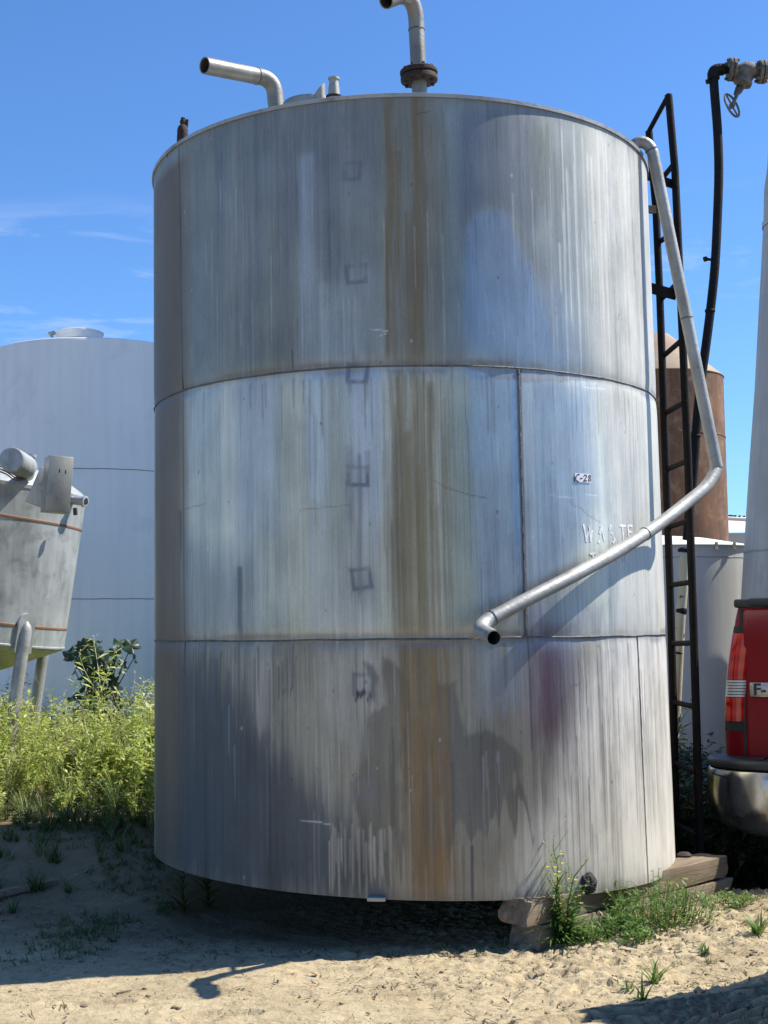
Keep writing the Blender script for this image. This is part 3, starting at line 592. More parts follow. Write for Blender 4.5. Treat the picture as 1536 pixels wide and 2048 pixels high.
    col = np.clip(col, .015, .8); gloss = np.clip(gloss, .16, .8); dirt = np.clip(dirt, 0, 1)
    nzr, nth = TH.shape; idx = np.arange(nzr * nth).reshape(nzr, nth); nx_ = np.roll(idx, -1, 1)
    q = np.stack([idx[:-1], nx_[:-1], nx_[1:], idx[1:]], -1).reshape(-1, 4)
    m, N, L, B = nodes('stained tank steel')
    at = N.new('ShaderNodeAttribute'); at.attribute_name = 'stain'; sv = N.new('ShaderNodeAttribute'); sv.attribute_name = 'sv'
    fn = N.new('ShaderNodeAttribute'); fn.attribute_name = 'finish'; dt = N.new('ShaderNodeAttribute'); dt.attribute_name = 'dirt'
    f1 = noise(N, L, sv.outputs['Vector'], 1.0, 6, .7, .3, .7, (420, 7, 1)); f2 = noise(N, L, sv.outputs['Vector'], 1.0, 5, .6, .3, .7, (900, 60, 1))
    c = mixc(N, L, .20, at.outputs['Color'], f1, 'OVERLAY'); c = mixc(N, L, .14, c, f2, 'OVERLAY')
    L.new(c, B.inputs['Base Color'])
    met = N.new('ShaderNodeMapRange'); met.inputs['From Min'].default_value = .26; met.inputs['From Max'].default_value = .60; met.inputs['To Min'].default_value = .90; met.inputs['To Max'].default_value = .72; L.new(fn.outputs['Fac'], met.inputs[0])
    L.new(val(N, L, 'MULTIPLY', met.outputs[0], val(N, L, 'SUBTRACT', 1.0, val(N, L, 'MULTIPLY', dt.outputs['Fac'], .8))), B.inputs['Metallic'])
    L.new(val(N, L, 'ADD', fn.outputs['Fac'], val(N, L, 'MULTIPLY', val(N, L, 'SUBTRACT', f1, .5), .10)), B.inputs['Roughness'])
    b = N.new('ShaderNodeBump'); b.inputs['Strength'].default_value = .05; b.inputs['Distance'].default_value = .004; L.new(f1, b.inputs['Height']); L.new(b.outputs[0], B.inputs['Normal'])
    sv_ = np.stack([S, Z, np.zeros(S.shape)], -1)
    o = np_mesh('shell', V.reshape(-1, 3), q, m, {'stain': ('FLOAT_COLOR', np.concatenate([col, np.ones(S.shape + (1,))], -1)), 'finish': ('FLOAT', gloss), 'dirt': ('FLOAT', dirt), 'sv': ('FLOAT_VECTOR', sv_)})  # stain also holds the painted light, shade and reflections; dirt also takes sun_pale
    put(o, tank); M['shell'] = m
    return o
build_shell()

def tank_trim():
    # roof, base plate, rim and weld seams
    m = weathered('dull roof steel', (.40, .40, .39), (.30, .30, .29), .5, .6, 4, (.22, .19, .15))
    cx = tank_cx(ZT); r = tank_r(ZT)
    MB().lathe([(r - .004, -.012), (r * .5, .045), (.001, .06)], (cx, TD, ZT), n=96).build('roof', m, tank)
    MB().lathe([(r - .004, -.010), (r + .007, -.010), (r + .008, .004), (r + .002, .007), (r - .004, .005)], (cx, TD, ZT), n=160, closed=True).build('rim', m, tank)
    b = MB(); n = 120
    b.add([shell_pt(2 * math.pi * j / n, ZB + BT * math.sin(2 * math.pi * j / n) + .004, -.003) for j in range(n)], [tuple(range(n))]); b.build('base_plate', M['under'], tank, smooth=False)
    for z0 in (Z1, Z2):
        s = MB(); n = 260; pts = []
        for j in range(n + 1):
            th = -math.pi + 2 * math.pi * j / n; w = .0035 * (vn(np.array([th * 9]), np.array([z0]), 3)[0] - .5)
            pts.append(shell_pt(th, z0 + w, -.0015))
        s.tube(pts, [.0024 + .0016 * random.random() for _ in pts], 8, (False, False)); s.build('weld_seam', M['weld'], tank)
    for p0, p1, rr in (((1037, 738), (1053, 1275), .0048), ((1275, 1270), (1296, 1765), .0028), ((358, 293), (365, 780), .0026), ((369, 1285), (371, 1748), .0026)):
        t0, z0 = on_shell(*p0); t1, z1 = on_shell(*p1); k = 40
        s = MB(); s.tube([shell_pt(t0 + (t1 - t0) * i / k + .0015 * math.sin(i * 2.3), z0 + (z1 - z0) * i / k, -.0012) for i in range(k + 1)], [rr * random.uniform(.7, 1.25) for _ in range(k + 1)], 8)
        s.build('plate_joint', M['weld'], tank)
    # foot lug at the lower edge
    t0, z0 = on_shell(755, 1798)
    s = MB(); ct = Vector((math.cos(t0), math.sin(t0), 0)); cn = Vector((math.sin(t0), -math.cos(t0), 0))
    s.box(shell_pt(t0, ZB + BT * math.sin(t0) + .004, .012), (.065, .045, .014), Matrix((ct, cn, Vector((0, 0, 1)))).transposed(), .003)
    s.build('foot_lug', M['steelbox'], tank)
    # black tar lump
    t0, z0 = on_shell(1175, 1766); bm = bmesh.new(); bmesh.ops.create_icosphere(bm, subdivisions=4, radius=1)
    ct = Vector((math.cos(t0), math.sin(t0), 0)); cn = Vector((math.sin(t0), -math.cos(t0), 0)); c0 = shell_pt(t0, z0, .005)
    for v in bm.verts:
        k = .8 + .5 * fbm(np.array([v.co.x * 3 + 5]), np.array([v.co.y * 3 + v.co.z * 4]), 8, 3)[0]
        v.co = c0 + ct * v.co.x * .032 * k + cn * v.co.y * .024 * k + Vector((0, 0, 1)) * v.co.z * .036 * k
    me = bpy.data.meshes.new('plug'); bm.to_mesh(me); bm.free(); me.materials.append(M['tar']); o = bpy.data.objects.new('drain_plug', me); C.objects.link(o); put(o, tank)
tank_trim()

def open_pipe(s, pts, r, n=20, end_depth=.12):
    """tube with an open, walled far end"""
    s.tube(pts, r, n, (True, False)); e = Vector(pts[-1]); d = (e - Vector(pts[-2])).normalized()
    ri = r * .86
    s.lathe([(r, 0), (ri, 0), (ri, -end_depth)], e, d, n)
def bore(e, d, r, name, parent):
    b = MB(); b.lathe([(r * .85, -.10), (.0005, -.10)], e, d, 20); b.lathe([(r * .852, -.004), (r * .852, -.10)], e, d, 20); b.build(name, M['pipe_in'], parent)
def collar(p, d, r, name, parent, m, w=.006):
    s = MB(); s.lathe([(r, -w), (r + .0022, -w * .5), (r + .0022, w * .5), (r, w)], p, d, 20); return s.build(name, m, parent)

def tank_top():
    # bent vent on the left
    a = W(556, 235, 5.60); b = W(546, 170, 5.60); c = W(513, 152, 5.55); e = W(409, 131, 5.36)
    pts = [a, a.lerp(b, .5)] + arc(a.lerp(b, .55), b + Vector((.012, 0, .03)), c, 10)[1:] + [c.lerp(e, k / 6) for k in range(1, 7)]
    s = MB(); open_pipe(s, pts, .0345); v1 = s.build('vent_pipe', M['ventpipe'], tank); bore(e, (e - c).normalized(), .0345, 'pipe_bore', v1)
    collar(c, (e - c).normalized(), .0345, 'pipe_joint', v1, M['weld'], .004)
    # flanged vent
    lo = W(840, 215, 5.45); fl = W(838, 152, 5.45); up_ = W(833, 60, 5.45); bend = W(828, 8, 5.43); e = W(772, 2, 5.30)
    s = MB(); s.tube([lo, fl], .031, 20); ax = (up_ - fl).normalized()
    pts = [fl] + [fl.lerp(up_, k / 5) for k in range(1, 6)] + arc(up_, W(834, -12, 5.44), W(797, -8, 5.37), 10)[1:] + [e]
    open_pipe(s, pts, .0325); v2 = s.build('vent_pipe', M['ventpipe'], tank); bore(e, (e - W(797, -8, 5.37)).normalized(), .0325, 'pipe_bore', v2)
    collar(up_, ax, .0325, 'pipe_joint', v2, M['weld'], .004); collar(W(797, -8, 5.37), (e - W(797, -8, 5.37)).normalized(), .0325, 'pipe_joint', v2, M['weld'], .004)
    s = MB()
    s.lathe([(.030, -.026), (.070, -.026), (.076, -.022), (.077, -.008), (.074, -.002), (.030, -.002)], fl, ax, 36)
    s.lathe([(.030, .003), (.074, .003), (.078, .008), (.078, .020), (.073, .025), (.034, .027)], fl, ax, 36)
    fo = s.build('flange', M['rustflange'], v2)
    t = ax.cross(Vector((0, 1, 0))).normalized(); q = ax.cross(t)
    for k in range(8):
        an = 2 * math.pi * (k + .4) / 8; p = fl + .058 * (math.cos(an) * t + math.sin(an) * q)
        s = MB(); s.lathe([(.0005, -.036), (.008, -.036), (.008, -.026), (.005, -.026), (.005, .027), (.008, .027), (.008, .036), (.0005, .036)], p, ax, 6); s.build('bolt', M['rustflange'], v2, smooth=False)
    # manway lid seen edge on behind the rim
    p = W(622, 214, 5.35)
    s = MB(); s.lathe([(.115, -.05), (.118, .0), (.112, .010), (.085, .016), (.03, .020), (.0005, .020)], p, (0, 0, 1), 40); mh = s.build('manway_lid', M['palegrey'], tank)
    p = W(640, 198, 5.25); s = MB()                      # slant-cut spout
    n = 18; r = .021; hgt = [.062 + .030 * math.sin(2 * math.pi * j / n + 0.4) for j in range(n)]
    V = [p + Vector((r * math.cos(2 * math.pi * j / n), r * math.sin(2 * math.pi * j / n), -.02)) for j in range(n)] + [p + Vector((r * math.cos(2 * math.pi * j / n), r * math.sin(2 * math.pi * j / n), .018 + r * 1.1 * (1 + math.cos(2 * math.pi * j / n)))) for j in range(n)]
    V += [p + Vector((r * .85 * math.cos(2 * math.pi * j / n), r * .85 * math.sin(2 * math.pi * j / n), .017 + r * 1.1 * (1 + math.cos(2 * math.pi * j / n)))) for j in range(n)]
    s.add(V, [(j, (j + 1) % n, n + (j + 1) % n, n + j) for j in range(n)] + [(n + j, n + (j + 1) % n, 2 * n + (j + 1) % n, 2 * n + j) for j in range(n)]); s.build('slanted_spout', M['palegrey'], tank)
    p = W(668, 192, 5.2); s = MB(); s.lathe([(.030, -.03), (.030, -.006), (.024, -.004), (.022, .03), (.018, .058), (.018, .064), (.023, .066), (.023, .073), (.018, .074), (.017, .03)], p, (.0, 0, 1), 24); nz_ = s.build('nozzle', M['palegrey'], tank)
    s = MB(); s.lathe([(.031, -.012), (.033, -.002), (.024, .002)], p, (0, 0, 1), 24); s.build('nozzle_gasket', M['rustflange'], nz_)
    # dark iron fitting at the left rim
    p = W(364, 292, 5.62); s = MB()
    s.lathe([(.0005, -.04), (.020, -.04), (.021, .0), (.023, .004), (.023, .070), (.019, .084), (.011, .092), (.010, .098), (.013, .100), (.013, .110), (.010, .112), (.010, .122), (.0005, .124)], p, (.04, 0, 1), 24); ft = s.build('iron_fitting', M['rustflange'], tank)
    s = MB(); s.box(p + Vector((.019, 0, .088)), (.013, .010, .055), Matrix.Rotation(.12, 3, 'Y'), .002); s.build('fitting_bracket', M['rustflange'], ft)
    p = W(344, 306, 5.45); s = MB(); s.lathe([(.0005, -.02), (.02, -.02), (.022, .0), (.016, .012), (.0005, .014)], p, (0, 0, 1), 14); s.build('rim_bolt_cap', M['rustflange'], tank)
    # drain pipe: over the rim, outwards and down, then back round to the front
    r = .0250
    t0 = R_(69); p0 = shell_pt(t0, ZT, -.03); rad = Vector((math.sin(t0), -math.cos(t0), 0))
    a0 = W(1262, 296, 5.52); a1 = W(1283, 284, 5.52); a2 = W(1308, 318, 5.52); kn = W(1434, 935, 5.53)
    pts = [a0 + Vector((-.03, .03, -.05)), a0] + arc(a0, W(1279, 276, 5.52), W(1296, 290, 5.52), 6)[1:] + arc(W(1296, 290, 5.52), W(1306, 300, 5.52), a2, 5)[1:]
    pts += [a2.lerp(kn, k / 12) for k in range(1, 13)]
    s = MB(); s.tube(pts, r, 20); dp = s.build('drain_pipe', M['pipe'], tank)
    collar(W(1303, 300, 5.52), (a2 - W(1296, 290, 5.52)).normalized(), r, 'pipe_joint', dp, M['weld'], .004)
    th_e, _ = on_shell(975, 1262)
    LP = smoothpath([W(x, y, d) for x, y, d in ((1434, 938, 5.53), (1412, 973, 5.48), (1379, 1001, 5.42), (1320, 1047, 5.29), (1238, 1101, 5.10), (1140, 1155, 4.93), (1052, 1200, 4.81), (984, 1236, 4.73))], 5)
    e0 = LP[-1]; d2 = (LP[-1] - LP[-3]).normalized()
    s = MB(); s.tube([LP[0] - (LP[1] - LP[0]).normalized() * .012] + LP[1:], r, 20); seg = s.build('lower_pipe', M['pipe'], dp)
    s = MB(); s.lathe([(.0005, 0), (r + .001, 0), (r + .001, .006), (.0005, .006)], kn, (kn - a2).normalized(), 20); s.build('mitre_weld', M['weld'], dp)
    corner = W(952, 1256, 4.70); e1 = W(988, 1276, 4.53); b1 = W(966, 1264, 4.64)
    s = MB(); ep = [e0 - d2 * .02] + arc(e0, corner, b1, 10) + [e1]
    open_pipe(s, ep, r * 1.07, 20); el = s.build('elbow', M['pipe'], dp); bore(e1, (e1 - b1).normalized(), r * 1.07, 'pipe_bore', el)
    collar(e0, d2, r * 1.07, 'pipe_joint', dp, M['weld'], .003)
    collar(a2.lerp(kn, .52), kn - a2, r, 'pipe_joint', dp, M['weld'], .003); collar(LP[17], LP[18] - LP[16], r, 'pipe_joint', dp, M['weld'], .003)
    # small bracket that holds the pipe to the shell
    t1, z1 = on_shell(1040, 1205); s = MB(); s.bar(shell_pt(t1, z1, -.01), LP[-6], .018, .008); s.build('pipe_bracket', M['pipe'], dp)
tank_top()

def tank_ladder():
    lad = bpy.data.objects.new('ladder', None); C.objects.link(lad); lad.empty_display_size = .1; put(lad, tank)
    rt, rb = W(1337, 190, 6.26), W(1400, 1712, 6.12); lt, lb = W(1298, 262, 6.55), W(1351, 1700, 6.42)
    def strip(pts, w=.030, th=.012, name='stile'):
        s = MB()
        for a, b in zip(pts[:-1], pts[1:]): s.bar(a, b, w, th, (0, 1, 0), .002)
        return s.build(name, M['blackiron'], lad, smooth=False)
    k = [(1337, 190), (1350, 340), (1360, 560), (1367, 720), (1376, 920), (1386, 1220), (1393, 1450), (1400, 1712)]
    Y = lambda y: 6.26 - .14 * (y - 190) / 1522
    R = [W(x, y, Y(y)) for x, y in k]; s = MB(); s.tube(R, .0185, 6); s.build('stile', M['blackiron'], lad, ang=80)
    k = [(1298, 262), (1312, 420), (1320, 600), (1327, 800), (1334, 1000), (1341, 1200), (1347, 1420), (1352, 1700)]
    Lp = [W(x, y, Y(y) + .29) for x, y in k]; s = MB(); s.tube(Lp, .0185, 6); s.build('stile', M['blackiron'], lad, ang=80)
    s = MB(); s.tube([R[0], Lp[0]], .012, 8); s.build('rung', M['blackiron'], lad)
    for (x0, y0), (x1, y1) in (((1350, 325), (1318, 365)), ((1357, 455), (1322, 482)), ((1359, 562), (1325, 596)), ((1364, 680), (1329, 710)), ((1370, 804), (1333, 825)), ((1374, 922), (1336, 938)), ((1380, 1040), (1339, 1054)),
                               ((1384, 1164), (1342, 1170)), ((1388, 1286), (1344, 1287)), ((1391, 1414), (1347, 1404)), ((1395, 1546), (1350, 1525)), ((1399, 1676), (1352, 1648))):
        s = MB(); s.tube([W(x0, y0, Y(y0)), W(x1, y1, Y(y1) + .29)], .0125, 8); s.build('rung', M['blackiron'], lad)
    def br(a, b, h, name='bracket'):
        s = MB(); s.bar(a, b, .010, h, (0, 0, 1), .002); s.build(name, M['blackiron'], lad, smooth=False)
    br(W(1285, 348, 6.2), W(1350, 370, 6.26), .042); br(W(1290, 418, 6.45), W(1313, 420, 6.52), .040); br(W(1290, 573, 6.2), W(1352, 590, 6.24), .050)
tank_ladder()

def shell_ribbon(s, pts, w, off=.0022):
    """flat stroke of given width lying on the tank shell; pts are photo points"""
    P = [on_shell(*p) for p in pts]; P = [(t * TR, z) for t, z in P]
    for (a, b), (c, d) in zip(P[:-1], P[1:]):
        e = Vector((c - a, d - b)); L_ = max(e.length, 1e-5); e /= L_; n = Vector((-e.y, e.x)) * w / 2; k = max(1, int(L_ / .01)); row = []
        for i in range(k + 1):
            x, z = a + (c - a) * i / k, b + (d - b) * i / k
            row += [shell_pt((x + n.x) / TR, z + n.y, off), shell_pt((x - n.x) / TR, z - n.y, off)]
        s.add(row, [(2 * i, 2 * i + 1, 2 * i + 3, 2 * i + 2) for i in range(k)])
def tank_writing():
    # sticker: C-28
    s = MB(); a = on_shell(1149, 946); b = on_shell(1181, 966); n = 10
    V = [shell_pt(a[0] + (b[0] - a[0]) * i / n, z, .0032) for i in range(n + 1) for z in (a[1], b[1])]
    s.add(V, [(2 * i, 2 * i + 1, 2 * i + 3, 2 * i + 2) for i in range(n)]); lb = s.build('sticker', M['label'], tank, fix=False)
    s = MB(); o = .0042
    shell_ribbon(s, [(1158, 949), (1154, 949), (1151, 953), (1150, 958), (1152, 962), (1156, 963)], .0042, o)
    shell_ribbon(s, [(1158.5, 957), (1164, 956.5)], .0042, o)
    shell_ribbon(s, [(1166, 953), (1168, 950), (1171, 950.5), (1172, 953), (1169, 958), (1165.5, 962), (1172.5, 961.5)], .0042, o)
    shell_ribbon(s, [(1179.5, 951), (1176.5, 951), (1175.5, 953.5), (1179.5, 958), (1180, 961), (1177, 962.5), (1175, 960), (1179.8, 953.5), (1179.5, 951)], .0036, o)
    s.build('handwriting', M['ink'], lb, fix=False)
    # stencil: WASTE TANK, worn away in places
    w = .0095
    for strokes in (([(1166, 1048), (1170, 1066), (1172.5, 1084)], [(1172, 1082), (1176, 1063)], [(1178, 1051), (1181, 1083)], [(1184, 1060), (1180, 1083)]),
                    ([(1201, 1051), (1203, 1061)], [(1205, 1064), (1208, 1082)], [(1199, 1081), (1196, 1086)], [(1202, 1056), (1198, 1067)]),
                    ([(1222, 1050), (1219, 1055), (1219, 1060)], [(1222, 1065), (1224, 1069)], [(1228, 1075), (1229, 1081), (1224, 1086)]),
                    ([(1238, 1051), (1251, 1052)], [(1244, 1051), (1245, 1066), (1246, 1084)]), ([(1255, 1051), (1256, 1066), (1257, 1076)], [(1255, 1051), (1264, 1052)], [(1256, 1063), (1262, 1064)]),
                    ([(1179, 1108), (1192, 1106)], [(1185, 1107), (1188, 1127)]), ([(1207, 1111), (1209, 1118)], [(1205, 1124), (1208, 1128)]), ([(1224, 1110), (1222, 1116)], [(1231, 1114), (1235, 1124)]), ([(1246, 1110), (1247, 1124)], [(1256, 1108), (1250, 1117), (1256, 1124)])):
        s = MB()
        for st in strokes: shell_ribbon(s, st, w)
        s.build('letter', M['stencil'], tank, fix=False)
tank_writing()

# ================================================================ TIMBERS UNDER THE TANK
def timber(a, b, w, h, zc, name, label, seed, ragged=True, cat='timber', group='weathered timbers under the big tank'):
    a = Vector((a[0], a[1], zc)); b = Vector((b[0], b[1], zc)); L_ = (b - a).length; bm = bmesh.new(); nx, ny, nzz = 60, 8, 6
    def f(u, v, q):                       # box surface grid with worn edges and ragged ends
        return u, v, q
    vs_ = {}; fs = []
    def vert(i, j, k):
        key = (i, j, k)
        if key not in vs_:
            u, v, q = i / nx * L_, (j / ny - .5) * w, (k / nzz - .5) * h
            n1 = float(fbm(np.array([u * 7 + seed]), np.array([v * 30 + q * 24]), seed, 3)[0]) - .5
            n2 = float(vn(np.array([v * 45 + 3]), np.array([q * 45 + seed]), seed + 5)[0])
            ex = min(u, L_ - u); e = max(0, 1 - ex / .05)
            edge = (abs(v) / (w / 2)) ** 6 * (abs(q) / (h / 2)) ** 6
            sh = 1 - .035 * edge - .02 * n1 * 2
            if ragged: u += (.5 - n2) * (.045 if ragged is True else ragged) * e * (1 if u < L_ / 2 else -1) + (.02 * e * (q / h))
            vs_[key] = bm.verts.new((u, v * sh, q * sh + .006 * n1))
        return vs_[key]
    for i in range(nx):
        for j in range(ny):
            for k in (0, nzz): bm.faces.new([vert(i, j, k), vert(i + 1, j, k), vert(i + 1, j + 1, k), vert(i, j + 1, k)])
        for k in range(nzz):
            for j in (0, ny): bm.faces.new([vert(i, j, k), vert(i + 1, j, k), vert(i + 1, j, k + 1), vert(i, j, k + 1)])
    for i in (0, nx):
        for j in range(ny):
            for k in range(nzz): bm.faces.new([vert(i, j, k), vert(i, j + 1, k), vert(i, j + 1, k + 1), vert(i, j, k + 1)])
    bmesh.ops.recalc_face_normals(bm, faces=bm.faces[:])
    me = bpy.data.meshes.new(name); bm.to_mesh(me); bm.free(); me.materials.append(M['wood'])
    me.polygons.foreach_set('use_smooth', [True] * len(me.polygons)); me.set_sharp_from_angle(angle=R_(40))
    o = bpy.data.objects.new(name, me); C.objects.link(o); o.location = a; o.rotation_euler = (0, 0, math.atan2(b.y - a.y, b.x - a.x))
    return tag(o, label, cat, group)
def timbers():
    d = Vector((.7071, .7071)); n = Vector((.7071, -.7071)); c = Vector((TCX, TD)); o = n * 1.005
    ctr = c + o
    A = ctr - d * .50; B = ctr + d * .77
    timber(A, B, .135, .084, .1325, 'timber_beam', 'upper weathered timber carrying the front right edge of the big stained tank', 3)
    A2 = ctr - d * .455 + n * .004; B2 = ctr + d * .45
    timber(A2, B2, .14, .088, .044, 'timber_beam', 'dark lower timber lying on the sand under the ragged beam end behind the flowering weed', 8, .018)
    A3 = ctr + d * .47 + n * .005; B3 = ctr + d * .79 + n * .012
    timber(A3, B3, .135, .052, .058, 'timber_beam', 'thin split timber piece under the sunlit right end of the upper beam, behind the green clump', 12, .02)
    o2 = -n * .66
    timber(c + o2 - d * .45, c + o2 + d * .6, .14, .15, .145, 'timber_beam', 'timber hidden in the dark shade under the back left of the big tank', 15)
    # bits lying on the sunlit end of the beam
    e = ctr + d * .74
    s = MB(); s.lathe([(.0005, 0), (.030, .0), (.032, .010), (.02, .020), (.0005, .022)], (e.x - .10, e.y - .02, .172), n=12)
    o = s.build('scrap_metal', M['rustflange'], None); tag(o, 'small rusty brown cap lying on the sunlit end of the upper timber', 'scrap')
timbers()

# ================================================================ BACKGROUND TANKS
def cyl(s, c, r, z0, z1, n=96): s.lathe([(r, z0 - c[2]), (r, z1 - c[2])], c, n=n)
def band_ring(c, r, z, name, parent, m, w=.006, t=.004, n=96):
    s = MB(); s.lathe([(r - .002, -w), (r + t, -w * .5), (r + t, w * .5), (r - .002, w)], (c[0], c[1], z), n=n); return s.build(name, m, parent)
def grey_tank():
    c0 = W(192, 1268, 11.2); c = (c0.x, c0.y); R0 = .86; zt = W(180, 673, 11.2 - R0).z; zb_ = gz(*c) - .05
    t = empty('storage_tank', 'big plain pale grey tank with a round lid, behind the weeds on the left', 'tank', (c[0], c[1], zb_))
    s = MB(); s.lathe([(R0, zb_), (R0, zt - .02), (R0 - .006, zt - .006), (R0 - .02, zt), (R0 * .5, zt + .03), (.001, zt + .045)], (c[0], c[1], 0), n=128); s.build('shell', M['greypaint'], t)
    for y in (936, 1197):
        z = W(240, y, 11.2 - R0).z; b = MB(); n = 160
        b.tube([Vector((c[0] + (R0 + .0005) * math.cos(2 * math.pi * i / n), c[1] + (R0 + .0005) * math.sin(2 * math.pi * i / n), z + .0012 * math.sin(i * .9))) for i in range(n + 1)], .0032, 6, (False, False)); b.build('weld_seam', M['seamdark'], t)
    p = W(160, 668, 10.75); s = MB()
    s.lathe([(.180, -.06), (.180, -.006), (.187, -.004), (.187, .008), (.178, .012), (.05, .018), (.0005, .019)], p, n=48); ld = s.build('manway_lid', M['whitepaint'], t)
    s = MB(); s.box(p + Vector((-.215, -.02, .004)), (.06, .05, .024), Matrix.Rotation(-.25, 3, 'Y'), .004); s.bar(p + Vector((-.22, -.02, -.03)), p + Vector((-.22, -.02, .0)), .02, .02, (0, 1, 0)); s.build('lid_clamp', M['steelbox'], t)
grey_tank()

def added_shade_tank():  # unseen tank added so that the pale grey tank stays in shade
    c = (-.42, 11.25); R0 = .80; zt = 5.0; zb_ = gz(*c) - .05
    t = empty('storage_tank', 'unseen tall grey tank added behind the big stained tank to shade the left one', 'tank', (c[0], c[1], zb_))
    s = MB(); s.lathe([(R0, zb_), (R0, zt - .02), (R0 - .02, zt), (R0 * .5, zt + .03), (.001, zt + .045)], (c[0], c[1], 0), n=96); s.build('shell', M['greypaint'], t)
    for z in (1.5, 2.7, 3.9): band_ring(c, R0, z, 'weld_seam', t, M['seamdark'], .004, .003)
added_shade_tank()

def small_vessel():
    c = W(-62, 1115, 7.8); tilt = R_(8.0); Rm = Matrix.Rotation(tilt, 3, 'Y')
    P = lambda x, y, z: c + Rm @ Vector((x, y, z)); ax = Rm @ Vector((0, 0, 1)); X = Rm @ Vector((1, 0, 0)); Yv = Vector((0, 1, 0))
    r = .60
    t = empty('steel_vessel', 'small tilted stainless vessel on slanted legs with a zinc box on its shoulder', 'vessel', (c.x, c.y, gz(c.x, c.y)))
    s = MB(); s.lathe([(r, -.44), (r, .40)], c, ax, 96); s.build('body', M['steel2'], t)
    s = MB(); s.lathe([(r, .40), (r + .004, .405), (r + .004, .425), (r - .03, .455), (r * .82, .50), (r * .5, .555), (r * .2, .58), (.001, .585)], c, ax, 96); s.build('dome', M['steel2'], t)
    s = MB(); s.lathe([(r, -.44), (r - .012, -.462), (r * .9, -.485), (r * .5, -.60), (.05, -.70), (.001, -.70)], c, ax, 96); s.build('cone_bottom', M['steel2'], t)
    for z, m, w in ((.24, M['orange'], .008), (-.335, M['orange'], .008), (-.445, M['steel2'], .007)):
        s = MB(); s.lathe([(r - .001, z - w), (r + .004, z - w * .6), (r + .004, z + w * .6), (r - .001, z + w)], c, ax, 96); s.build('hoop_band', m, t)
    # wrapped plate on the shoulder
    for lx, ly, zz0, zz1, up in ((.48, None, -.36, -1.18, 0), (.39, .46, -.36, -1.10, 1)):
        ly = -math.sqrt(r * r - lx * lx) - .012 if ly is None else ly
        s = MB(); a = P(lx, ly, zz0); b = P(lx - .0, ly, zz1); b2 = a + (b - a) * ((a.z - gz(b.x, b.y) + .05) / (a.z - b.z))
        s.tube([a + ax * .055, a + ax * .03, a, a + (b2 - a) * .5, b2], [.004, .026, .034, .034, .034], 20); s.build('leg', M['pipe'], t)
        if not up:
            nrm = (X * lx + Yv * ly).normalized(); tx = ax.cross(nrm); s = MB(); n = 24
            prof = [(.055 * math.cos(q) * 1.0, .06 + .055 * math.sin(q)) for q in [math.pi * i / 10 for i in range(11)]] + [(-.055, -.10), (.055, -.10)]
            o_ = P(lx, ly, zz0 - .02) + nrm * (-.002); s.prism(prof, o_ - nrm * .02, o_ + nrm * .008, tx, ax); s.build('leg_pad', M['steel2'], t, ang=30)
    lx, ly = -.55, -.25; s = MB(); a = P(lx, ly, -.36); b = P(lx, ly, -1.2); b2 = a + (b - a) * ((a.z - gz(b.x, b.y) + .05) / (a.z - b.z)); s.tube([a, b2], .034, 16); s.build('leg', M['pipe'], t)
    # zinc box: we see its sunlit front and darker left side
    bx = Matrix.Rotation(R_(24), 3, 'Z'); bc = W(114, 970, 7.12)
    Rb = Matrix.Rotation(R_(4), 3, 'Y') @ bx
    s = MB(); s.box(bc, (.125, .15, .292), Rb, .004); box = s.build('control_box', M['steelbox'], t)
    for px, py in ((119, 942), (131, 944)):
        s = MB(); q = W(px, py, 7.03); s.box(q, (.006, .004, .018), Rb, 0); s.build('bolt_slot', M['under'], box)
    # plates joining box to shoulder (dark, in shade)
    s = MB(); s.bar(W(66, 968, 7.26), W(118, 990, 7.30), .05, .20, ax, .003); s.build('box_bracket', M['steel2'], t)
    # horizontal cylinder facing us
    q = W(23, 919, 7.0); d = Vector((-.03, -1, .05)).normalized()
    s = MB(); s.lathe([(.0005, .0), (.060, .0), (.0655, -.004), (.066, -.10), (.066, -.22)], q, d, 40); cy = s.build('drum_head', M['steel2'], t)
    # nozzle with dark mouth, little nipple, side nozzle
    a = W(58, 935, 7.28); d = (W(60, 921, 7.22) - a).normalized() + Vector((.25, -.55, .1)); d.normalize()
    s = MB(); s.lathe([(.038, -.09), (.038, .02), (.043, .02), (.043, .03), (.032, .03), (.032, -.06)], a, d, 24); nz_ = s.build('nozzle', M['steel2'], t)
    bore(a + d * .03, d, .036, 'nozzle_bore', nz_)
    a = W(61, 921, 7.4); s = MB(); s.lathe([(.022, -.06), (.022, .02), (.030, .022), (.030, .034), (.0005, .036)], a, ax, 18); s.build('nipple', M['steel2'], t)
    a = W(158, 1002, 7.62); s = MB(); s.lathe([(.024, -.04), (.024, .025), (.032, .026), (.032, .044), (.022, .046), (.022, .0)], a, X + Vector((0, -.35, 0)), 20); s.build('side_nozzle', M['steel2'], t)
    s = MB(); s.tube([W(150, 1016, 7.5), W(151, 1030, 7.5)], .012, 8); s.build('nozzle_stub', M['under'], t)
    # loose wires below the drum
    for k in range(3):
        s = MB(); s.tube(smoothpath([W(-10, 928 + 6 * k, 7.05), W(12, 938 + 5 * k, 7.06), W(30, 950 + 5 * k, 7.12), W(42 + 5 * k, 958, 7.2)], 4), .004, 6); s.build('wire', M['stick'], t)
small_vessel()

